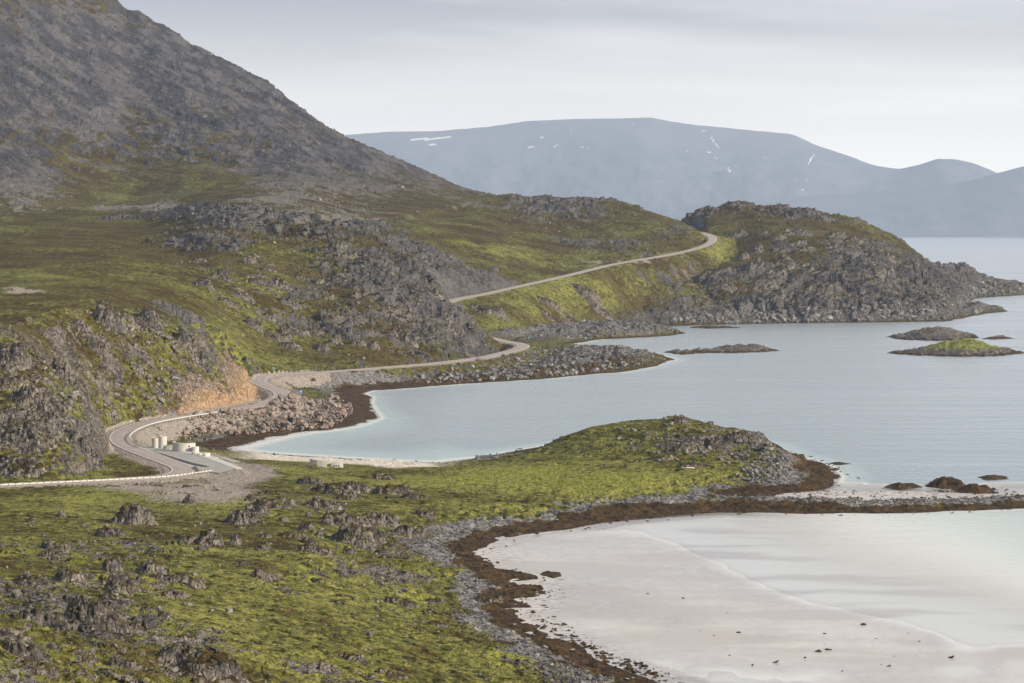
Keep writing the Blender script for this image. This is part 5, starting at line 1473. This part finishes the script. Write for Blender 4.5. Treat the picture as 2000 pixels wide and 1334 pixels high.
def stone_material(name, tints, mossy=0.0, lichen=.6):
    t = NT(name); P = t.pos()
    oi = t.n("ShaderNodeObjectInfo").outputs["Random"]
    sh = t.attr("tone")
    r_ = t.math('FRACT', t.math('ADD', oi, t.math('MULTIPLY', sh, 7.31)))
    ramp = t.n("ShaderNodeValToRGB"); ramp.color_ramp.interpolation = 'LINEAR'
    els = ramp.color_ramp.elements
    for i, c in enumerate(tints):
        e = els[i] if i < 2 else els.new(i / (len(tints) - 1))
        e.position = i / (len(tints) - 1); e.color = (*c, 1)
    t.t.links.new(r_, ramp.inputs[0])
    n1 = t.noise(P, 1.3, 4, .65); n2 = t.noise(P, 5, 3, .6)
    c = t.mix(t.mr(n1, .5, .7, 0, lichen), ramp.outputs[0], (.36, .34, .31))
    c = t.mix(t.mr(n1, .47, .34, 0, .75), c, (.042, .038, .036))
    if mossy:
        ge = t.n("ShaderNodeNewGeometry"); sp = t.n("ShaderNodeSeparateXYZ"); t.t.links.new(ge.outputs["Normal"], sp.inputs[0])
        gm = t.mr(t.math('ADD', sp.outputs[2], t.mr(n1, .3, .7, -.3, .3)), .80 - .1 * mossy, 1.0)
        gc = t.mix(t.mr(n2, .35, .65), (.062, .050, .020), (.125, .120, .028))
        c = t.mix(t.math('MULTIPLY', gm, mossy), c, gc)
    return t.surf(t.bsdf(c, .88, t.bump(t.math('ADD', n1, t.math('MULTIPLY', n2, .5)), .8, .18), .05))
GREYS = [(.075, .07, .068), (.14, .13, .122), (.21, .195, .18), (.10, .094, .09)]
M_ARMOUR = stone_material("armour_stone", [(.17, .13, .115), (.25, .19, .165), (.14, .126, .12), (.31, .25, .215), (.10, .09, .086)], 0, .5)
M_BOULDER = stone_material("hill_boulder", GREYS, .5)
M_OUTCROP = stone_material("outcrop_rock", [(.16, .145, .132), (.25, .225, .20), (.21, .19, .172)], .95, .7)
M_SHORE = stone_material("shore_stone", [(.075, .075, .078), (.16, .16, .162), (.11, .109, .11), (.27, .268, .268)], 0, .35)
M_CLUMP = islet_material(True)

protos = []
for i in range(14):
    bm = hull(random.Random(i).randint(4, 9), 100 + i, (1, random.Random(50 + i).uniform(.65, .95), random.Random(70 + i).uniform(.5, .85)))
    me = bpy.data.meshes.new('boulder'); bm.to_mesh(me)
    co = np.array([v.co for v in bm.verts]); fa_ = np.array([[v.index for v in f.verts] for f in bm.faces]); bm.free()
    protos.append((co, fa_, me))

def sample_px(poly, n, seed):
    r_ = np.random.default_rng(seed); P = np.array(poly, float); out = []
    lo, hi = P.min(0), P.max(0)
    while len(out) < n:
        q = r_.uniform(lo, hi, (n * 3, 2)); m = inside(q[:, 0], q[:, 1], [tuple(p) for p in P])
        out.extend(q[m])
    return np.array(out[:n])

def stone_things(name, px, sizes, mats, label, cat, group, seed, sink=.25, zscale=1.0, accept=None):
    r_ = random.Random(seed); made = 0
    mcache = {}
    for (u_, v_), s_ in zip(px, sizes):
        x, y, z, c, j = on_ground(u_, v_)
        if accept is not None and not accept(c, j): continue
        k = r_.randrange(len(protos))
        if k not in mcache:
            me = protos[k][2].copy(); me.materials.clear(); me.materials.append(mats); me.name = name; mcache[k] = me
        o = bpy.data.objects.new(name, mcache[k]); link(o)
        o.location = (x, y, z + s_ * (.45 - sink)); o.rotation_euler = (r_.uniform(-.5, .5), r_.uniform(-.5, .5), r_.uniform(0, 6.28))
        o.scale = (s_ * r_.uniform(.5, .62), s_ * r_.uniform(.42, .62), s_ * r_.uniform(.42, .62) * zscale)
        tag(o, label(u_, v_, s_) if callable(label) else label, cat, group); made += 1
    return made

def stone_mass(name, spots, sizes, mat, seed, sink=.2, flat_=1.0):
    """countless stones of one kind as one mesh; spots are world points"""
    r_ = np.random.default_rng(seed); V, Fc, T = [], [], []; off = 0
    for k, (p, s_) in enumerate(zip(spots, sizes)):
        co, fa_, _ = protos[r_.integers(len(protos))]
        a_, b_, c_ = r_.uniform(0, 6.28), r_.uniform(-.5, .5), r_.uniform(-.5, .5)
        M = np.array((Matrix.Rotation(a_, 3, 'Z') @ Matrix.Rotation(b_, 3, 'X') @ Matrix.Rotation(c_, 3, 'Y')))
        q = (co * (s_ * np.array([.58, .52, .5 * flat_]) * r_.uniform(.8, 1.2, 3))) @ M.T + np.array([p[0], p[1], p[2] + s_ * (.4 - sink) * flat_])
        V.append(q); Fc.append(fa_ + off); off += len(q); T.append(np.full(len(q), r_.random()))
    o = mesh_from(name, np.concatenate(V), np.concatenate(Fc), mat, False, dict(tone=np.concatenate(T)))
    o['kind'] = 'stuff'
    return o

def world_spots(poly, n, seed, accept=None):
    out = []
    for u_, v_ in sample_px(poly, n, seed):
        x, y, z, c, j = on_ground(u_, v_)
        if accept is None or accept(c, j): out.append((x, y, z))
    return out

RIPRAP = [(335, 860), (352, 851), (380, 833), (434, 821), (506, 811), (560, 805), (614, 789), (645, 777), (680, 788), (690, 806), (664, 826), (640, 838), (590, 842), (540, 843), (488, 851), (430, 849), (385, 860)]
r_ = random.Random(3)
px = sample_px(RIPRAP, 300, 31)
order = np.argsort(px[:, 1])
sz = [min(4.2, .9 + 2.6 * r_.random() ** 2.2 + (1.2 if r_.random() < .08 else 0)) for _ in range(300)]
stone_things('armour_boulder', px[order], sz, M_ARMOUR, lambda u_, v_, s_: ('huge' if s_ > 2.9 else 'large' if s_ > 1.9 else 'smaller') + ' pinkish boulder of the rubble bank, ' + ('low at the weedy waterline' if v_ > 838 - .05 * (u_ - 380) else 'high at the roadside') + (' by the buildings' if u_ < 440 else ' in the middle' if u_ < 560 else ' at its far end'), 'boulder', 'boulders of the rubble bank below the road', 5, .1)
stone_mass('rubble', world_spots(RIPRAP, 900, 33), [.5 + .7 * r_.random() for _ in range(900)], M_ARMOUR, 34, .1)

notroad = lambda c, j: DR[c, j] > 7 and DP[c, j] < -3 and SD[c, j] > 1
rocky = lambda c, j: notroad(c, j) and (rock[c, j] > .45 or (rockp[c, j] > .3 and (c * 7 + j * 13) % 5 == 0))
# boulders on the slope behind the road bend
HILLB = [(60, 800), (110, 700), (200, 690), (330, 660), (420, 690), (430, 715), (345, 730), (330, 790), (270, 815), (215, 840), (150, 845), (120, 800)]
px = sample_px(HILLB, 130, 41); sz = [1.0 + 2.4 * r_.random() ** 2 for _ in range(130)]
stone_things('boulder', px, sz, M_BOULDER, lambda u_, v_, s_: ('large' if s_ > 2 else 'small') + ' grey boulder on the grassy slope behind the road bend, ' + ('high up' if v_ < 730 else 'low down') + (' on the left' if u_ < 220 else ' on the right'), 'boulder', 'boulders on the slope behind the road bend', 6, .25, 1, notroad)
FGB = [(0, 1334), (0, 1010), (120, 985), (420, 1000), (520, 960), (800, 960), (840, 1010), (790, 1100), (850, 1180), (900, 1270), (700, 1250), (480, 1180), (450, 1334)]
px = sample_px(FGB, 150, 43); sz = [.4 + 1.1 * r_.random() ** 2.4 for _ in range(150)]
stone_things('boulder', px, sz, M_BOULDER, lambda u_, v_, s_: ('larger' if s_ > .9 else 'small') + ' grey stone in the foreground grass, ' + ('near the road' if v_ < 1060 else 'mid slope' if v_ < 1200 else 'near the bottom edge') + (' on the left' if u_ < 300 else ' in the middle' if u_ < 600 else ' towards the shore'), 'boulder', 'stones in the grass of the foreground hillside', 7, .25, .9, notroad)
# one brown block on the gravel bank
x, y, z, _, _ = on_ground(423, 962)
o = bpy.data.objects.new('boulder', protos[3][2].copy()); link(o); o.data.materials.clear(); o.data.materials.append(M_ARMOUR)
o.location = (x, y, z + .5); o.scale = (1.35, 1.0, 1.0); o.rotation_euler = (.1, .2, .4)
tag(o, 'single reddish brown block lying at the foot of the gravel bank', 'boulder')

# loose stones too many to count
masses = []
SL = [(0, 930), (0, 640), (100, 600), (300, 600), (350, 640), (450, 700), (490, 760), (400, 790), (250, 830), (150, 870), (250, 925)]
masses += [(p, .4 + 1.3 * r_.random() ** 2.5) for p in world_spots(SL, 900, 51, rocky)]
masses += [(p, .5 + 1.9 * r_.random() ** 2.2) for p in world_spots([(60, 860), (60, 700), (120, 640), (300, 640), (400, 700), (330, 780), (230, 830), (150, 870)], 650, 151, notroad)]
CL = [(480, 720), (430, 600), (300, 500), (350, 420), (500, 395), (700, 440), (830, 490), (880, 600), (960, 665), (850, 695), (700, 708), (560, 722)]
masses += [(p, .6 + 1.8 * r_.random() ** 2.5) for p in world_spots(CL, 1200, 52, rocky)]
HL = [(1290, 625), (1330, 540), (1340, 435), (1440, 398), (1600, 418), (1750, 462), (1850, 510), (1900, 570), (1880, 605), (1600, 620)]
masses += [(p, .9 + 2.4 * r_.random() ** 2.5) for p in world_spots(HL, 500, 53, rocky)]
ML = [(700, 440), (800, 410), (960, 382), (1130, 385), (1300, 424), (1360, 460), (1330, 490), (1180, 510), (1050, 480), (900, 420)]
masses += [(p, .9 + 2.2 * r_.random() ** 2.5) for p in world_spots(ML, 500, 54, rocky)]
KN = [(1200, 830), (1320, 815), (1480, 850), (1540, 890), (1500, 925), (1400, 920), (1300, 915), (1200, 880)]
masses += [(p, .5 + 1.7 * r_.random() ** 2) for p in world_spots(KN, 500, 55, rocky)]
FG = [(0, 1334), (0, 1000), (450, 985), (560, 950), (830, 970), (900, 1010), (780, 1110), (870, 1190), (960, 1300), (700, 1334)]
masses += [(p, .2 + .45 * r_.random() ** 2) for p in world_spots(FG, 900, 56, notroad)]
MT = [(0, 400), (0, 0), (220, 0), (480, 150), (660, 265), (880, 365), (950, 385), (700, 420), (520, 380), (450, 330), (250, 290), (100, 260), (100, 330), (60, 400)]
masses += [(p, 1.2 + 3.4 * r_.random() ** 3) for p in world_spots(MT, 250, 57, rocky)]
stone_mass('scree', [m[0] for m in masses], [m[1] for m in masses], M_BOULDER, 58, .2)
# shore rocks of the points and the headland
sh = []
for poly, n, lo, hi in (([(780, 752), (900, 728), (1010, 712), (1060, 690), (1130, 680), (1220, 686), (1310, 701), (1230, 722), (1080, 737), (900, 748)], 1000, .9, 3.2),
                        ([(1010, 662), (1100, 642), (1200, 632), (1300, 640), (1335, 651), (1180, 661), (1110, 668)], 450, 1.2, 3.4),
                        ([(1280, 632), (1400, 620), (1600, 612), (1800, 600), (1900, 590), (1920, 612), (1840, 626), (1600, 629), (1400, 633)], 800, 1.5, 5.0),
                        ([(1880, 580), (1900, 545), (1990, 556), (2050, 565), (2000, 574)], 250, 1.5, 6.0),
                        ([(1440, 930), (1500, 880), (1530, 890), (1560, 905), (1540, 930), (1470, 950)], 350, .5, 1.8)):
    sh += [(p, lo + (hi - lo) * r_.random() ** 2.2) for p in world_spots(poly, n, 60 + n)]
stone_mass('shore_rocks', [m[0] for m in sh], [m[1] for m in sh], M_SHORE, 61, .2)
# shingle of the near beach
cb = []
near = (YG < 720) & (cob > .35) & (SD > 2)
ci, cj = np.nonzero(near)
wt = (YG[ci, cj] / 400.0) ** -1 * np.gradient(YG, axis=1)[ci, cj]
pick = rng.choice(len(ci), 9000, p=wt / wt.sum())
for k in pick:
    i_, j_ = ci[k], cj[k]
    cb.append((X3[i_, j_] + rng.normal() * .3, Y3[i_, j_] + rng.normal() * .5, Z3[i_, j_]))
stone_mass('shingle', cb, [.22 + .75 * r_.random() ** 3 for _ in cb], M_SHORE, 62, .15, .7)
# wrack and weed clumps at the edge of the sand
wc_ = []
edge = (YG < 760) & (SD > -4) & (SD < 7)
ci, cj = np.nonzero(edge)
wt = np.gradient(YG, axis=1)[ci, cj] / YG[ci, cj]
pick = rng.choice(len(ci), 2600, p=wt / wt.sum())
for k in pick:
    i_, j_ = ci[k], cj[k]
    wc_.append((XG[i_, j_] + rng.normal() * .8, YG[i_, j_] + rng.normal() * .8, max(H2[i_, j_], -.02)))
for poly, n in (([(1500, 968), (1600, 958), (1800, 960), (1960, 952), (2000, 966), (1880, 974), (1600, 977)], 350), ([(1560, 895), (1600, 898), (1640, 905), (1620, 920), (1580, 915)], 30), ([(1010, 1190), (1100, 1215), (1200, 1280), (1330, 1320), (1250, 1320), (1100, 1250)], 150), ([(1200, 1150), (1700, 1200), (1950, 1300), (1500, 1330), (1250, 1250)], 26)):
    for u_, v_ in sample_px(poly, n, 70 + n):
        x_, y_, _ = at_z(u_, v_, 0.05); wc_.append((float(x_), float(y_), .05))
stone_mass('seaweed', wc_, [.35 + 1.0 * r_.random() ** 2.5 for _ in wc_], M_CLUMP, 63, .3, .4)

# ------------------------------------------------------------------ outcrops of bedded rock in the foreground and on the knoll
def ground_grid(X, Y):
    c = np.clip((X / Y - A0) / (AC[1] - AC[0]), 0, NC - 1.001); c0 = c.astype(int); f = c - c0
    out = np.zeros_like(X)
    for k in np.unique(c0):
        m = c0 == k
        z0 = np.interp(Y[m], YG[k], H2[k]); z1 = np.interp(Y[m], YG[k + 1], H2[k + 1])
        out[m] = z0 * (1 - f[m]) + z1 * f[m]
    return out

def outcrop(u_, v_, wpx, hpx, dfac, seed, label, group):
    """a ledge of bedded rock: turf ramps up its back, the front breaks off in blocks"""
    x0, y0, z0, ci_, cj_ = on_ground(u_, v_)
    r2 = np.random.default_rng(seed)
    s_ = y0 / F; w = wpx * s_ * .5; h = hpx * s_ * .95; dep = max(w * dfac, h * .9)
    nx_, ny_ = int(np.clip(wpx * .72, 18, 110)), int(np.clip(wpx * .62, 20, 84))
    LX, LY = np.meshgrid(np.linspace(-1.45, 1.45, nx_), np.linspace(-1.35, 1.9, ny_), indexing='ij')
    X = x0 + LX * w; Y = y0 + (LY + .9) * dep
    o1, o2 = r2.uniform(0, 900, 2)
    wxp = X + fbm(X + o1, Y, 4, 3, 31) * 1.2; wyp = Y + fbm(X, Y + o2, 4, 3, 32) * 1.2
    cs = max(1.2, min(w, dep) * .62)
    a1, d1_, g1x, g1y = worley(wxp * .9 + wyp * .43 + o1, (wyp * .9 - wxp * .43) * 1.7 + o2, cs, seed)
    a2, d2_, g2x, g2y = worley(wxp * .9 + wyp * .43 + o1, (wyp * .9 - wxp * .43) * 1.3 + o2, cs * .42, seed + 3)
    face = r2.uniform(.15, .85)                                       # which way the scarp looks
    sdir_ = face * LX - (1 - face * .4) * LY
    ramp = sstep(-1.8, .55, sdir_)
    q = np.sqrt(LX ** 2 + np.where(LY > 0, LY * .72, LY) ** 2) + (a1 - .5) * .24 + fbm(X, Y, cs * 2, 3, seed) * .22
    edge = sstep(1.08, .52, q)
    dome = h * .86 * ramp * edge * (1 + .3 * (a1 - .5) + .35 * np.clip(.75 * g1x - .8 * g1y, -.6, .7))
    lev = h / r2.uniform(1.6, 2.6)
    T = (dome + (a1 * 1.2 + a2 * .35) * lev + fbm(X, Y, cs, 3, seed + 2) * lev * .4) / lev
    kf = np.floor(T); add = dome + lev * .9 * (kf + sstep(.36, .58, T - kf) - T) * edge
    lev2 = lev * .33
    T = (add + a2 * lev2 * 1.4) / lev2; kf = np.floor(T)
    add = add + lev2 * .7 * (kf + sstep(.3, .7, T - kf) - T) * edge
    add = np.maximum(add, 0) * (1 - .25 * np.exp(-d1_ * 8)) 
    G = ground_grid(X, Y)
    Z = G - .35 + add + .12 * fbm(X, Y, 1.2, 3, seed + 9) * (add > .3)
    i1, j1 = np.gradient(Z); xi_ = (X[1, 0] - X[0, 0]); yj_ = (Y[0, 1] - Y[0, 0])
    hx, hy = i1 / xi_, j1 / yj_
    sl = np.sqrt(hx ** 2 + hy ** 2); nl_ = np.sqrt(1 + sl ** 2)
    L3 = max(.35, cs * .5)
    n_ = sum(wt * (1 - 2 * np.abs(2 * vnoise3(X / Lk, Y / Lk, Z / Lk * 3.0, seed + 40 + k) - 1)) for k, (Lk, wt) in enumerate(((L3 * 2, 1), (L3, .6), (L3 * .45, .35))))
    am = np.clip(sl * .8, 0, 1) * L3 * .34 * edge
    XX = X - hx / nl_ * am * n_; YY_ = Y - hy / nl_ * am * n_; ZZ = Z + am * n_ / nl_ * .6
    rk_ = sstep(.75, 1.15, sl - .75 * sstep(.62, .95, add / (h * .9)) + .5 * fbm(X, Y, 2.0 * max(1, s_ * 8), 3, seed + 5) + .25 * (a2 - .4)) 
    gr_ = np.clip(.10 + .25 * fbm(X, Y, 5, 3, seed + 6), 0, 1)
    k_ = np.arange(nx_ * ny_).reshape(nx_, ny_)
    fq_ = np.stack([k_[:-1, :-1], k_[1:, :-1], k_[1:, 1:], k_[:-1, 1:]], -1).reshape(-1, 4)
    fq_ = fq_[(add.reshape(-1)[fq_].max(1) > .12)]
    if len(fq_) < 20: return None
    uq_, iv_ = np.unique(fq_, return_inverse=True)
    V = np.stack([XX - x0, YY_ - y0, ZZ - z0], -1).reshape(-1, 3)[uq_]
    zero = np.zeros(len(uq_), np.float32)
    o = mesh_from('rock_outcrop', V, iv_.reshape(-1, 4), M_LAND, True, dict(rock=rk_.reshape(-1)[uq_], green=gr_.reshape(-1)[uq_], gravel=zero, weed=zero, cobble=zero, beach=zero, tan=zero, pale=zero + .12, slate=zero))
    o.location = (x0, y0, z0)
    tag(o, label, 'outcrop', group)
    return o
OC = [(0, 1334), (0, 1000), (120, 990), (300, 1000), (520, 950), (820, 960), (850, 1010), (760, 1100), (520, 1150), (420, 1230), (480, 1334)]
MORE_FG = [(u_, v_, 16 + 46 * r_.random() ** 1.8, 6 + 15 * r_.random() ** 1.6, r_.uniform(.5, .9)) for u_, v_ in sample_px(OC, 80, 91)]
MORE_FG += [(u_, v_, 14 + 26 * r_.random(), 4 + 6 * r_.random(), .8) for u_, v_ in sample_px([(480, 1150), (860, 1130), (900, 1280), (600, 1320)], 14, 92)]
MORE_B = [(u_, v_, 24 + 56 * r_.random() ** 1.5, 9 + 17 * r_.random() ** 1.5, .5) for u_, v_ in sample_px([(0, 920), (0, 660), (110, 630), (300, 630), (430, 700), (420, 760), (330, 780), (220, 830), (150, 900)], 46, 93)]
MORE_C = [(u_, v_, 20 + 46 * r_.random() ** 1.5, 8 + 15 * r_.random() ** 1.5, .5) for u_, v_ in sample_px([(420, 600), (330, 520), (420, 500), (560, 500), (700, 470), (840, 530), (900, 640), (880, 690), (720, 700), (560, 690)], 70, 94)]
MORE_F = [(u_, v_, 26 + 50 * r_.random() ** 1.5, 7 + 13 * r_.random() ** 1.5, .5) for u_, v_ in sample_px([(1330, 570), (1345, 480), (1460, 450), (1640, 460), (1780, 510), (1860, 585), (1600, 605), (1380, 605)], 60, 95)]
SPECIAL = {0: 'largest mossy topped crag at the bottom edge of the foreground slope', 1: 'big rugged crag with sheer right face low on the left of the foreground slope', 2: 'broken grey crag at the lower left edge of the frame',
           4: 'mossy capped crag just below the gravel bank under the road', 6: 'row of upright rock columns under turf at the left of the slope', 22: 'smooth pale faced rock slab with a turf top above the shingle',
           25: 'long grey ledge below the road end, mid slope', 30: 'dark outcrop row nearest the picnic wall on the meadow edge', 32: 'rounded mossy outcrop on the meadow edge nearest the bay', 39: 'small low dark rock alone in the open grass'}
for i, (u_, v_, w_, h_, d_) in enumerate(CRAGS + MORE_FG + MORE_B + MORE_C + MORE_F):
    n0_ = len(CRAGS); n1_ = n0_ + len(MORE_FG); n2_ = n1_ + len(MORE_B); n3_ = n2_ + len(MORE_C)
    big_ = lambda a, b: 'broad' if w_ > b else ('middling' if w_ > a else 'small')
    if i >= n3_:
        grp = 'rock ledges on the headland'
        lab = big_(34, 52) + ' dark ledge on the headland\'s ' + ('left flank' if u_ < 1450 else 'middle face' if u_ < 1650 else 'seaward end') + ', ' + ('near its top' if v_ < 500 else 'halfway down' if v_ < 555 else 'close above the shore')
    elif i >= n2_:
        grp = 'rock ledges above the straight road'
        lab = big_(28, 44) + ' grey rock ledge over the straight road, ' + ('high up' if v_ < 540 else 'halfway up' if v_ < 620 else 'low down') + (' in the grass' if u_ < 600 else ' in the middle' if u_ < 740 else ' by the dark cliff')
    elif i >= n1_ or (v_ > 660 and v_ <= 936 and u_ < 1100):
        grp = 'crags on the slope behind the road bend'
        lab = big_(40, 60) + ' dark crag behind the bend, ' + ('on the crest' if v_ < 690 else 'halfway up' if v_ < 780 else 'at the foot') + (' at the left edge' if u_ < 110 else ' in the middle' if u_ < 260 else ' near the tan cutting')
    elif v_ > 936:
        grp = 'rock outcrops of the foreground slope'
        lab = SPECIAL.get(i, big_(32, 66) + ' mossy outcrop in the foreground grass, ' + ('under the gravel bank' if v_ < 1010 and u_ < 450 else 'beside the bay meadow' if v_ < 1010 else 'at the left edge' if u_ < 110 else 'along the shingle shore' if u_ > 640 else 'near the bottom edge' if v_ > 1240 else 'on the upper slope' if v_ < 1080 else 'on the middle slope'))
    elif u_ > 1100 and v_ > 800:
        grp = 'rock ledges on the grassy knoll'
        lab = big_(45, 62) + ' grey rock ledge on the grassy knoll above the bay, ' + ('on its crest' if v_ < 850 else 'on its rocky right side' if u_ > 1380 else 'low on its turf front')
    else:
        grp = 'outcrops on the green slope below the upper road'
        lab = big_(45, 58) + ' grey outcrop below the upper road, ' + ('near the shore' if v_ > 612 else 'higher up') + (' on the left' if u_ < 1060 else ' on the right')
    c_, j_ = on_ground(u_, v_)[3:]
    if DR[c_, j_] < 8 + w_ * YG[c_, j_] / F * .5 or SD[c_, j_] < 4: continue
    outcrop(u_, v_, w_ * 1.15, h_ * (.6 if i < n0_ and 660 < v_ < 936 and u_ < 500 else .92), d_, 500 + i, lab, grp)

x, y, z, _, _ = on_ground(1345, 917)
bm = bmesh.new(); add_cyl(bm, 0, 0, -1.8, 1.8, .16, .11, 12)
bmesh.ops.rotate(bm, cent=(0, 0, 0), matrix=Matrix.Rotation(math.pi / 2, 3, 'Y'), verts=bm.verts)
M_LOG = NT("bleached_wood"); M_LOG = M_LOG.surf(M_LOG.bsdf(M_LOG.mix(M_LOG.mr(M_LOG.noise(M_LOG.pos((.4, 4, 4)), 2.0), .3, .7), (.50, .47, .42), (.68, .65, .60)), .8))
o = bm_obj('driftwood_log', bm, M_LOG, None, True, (x, y, z + .22)); o.rotation_euler = (0, .02, .12)
tag(o, 'pale bleached driftwood log lying on the turf of the grassy knoll', 'log')
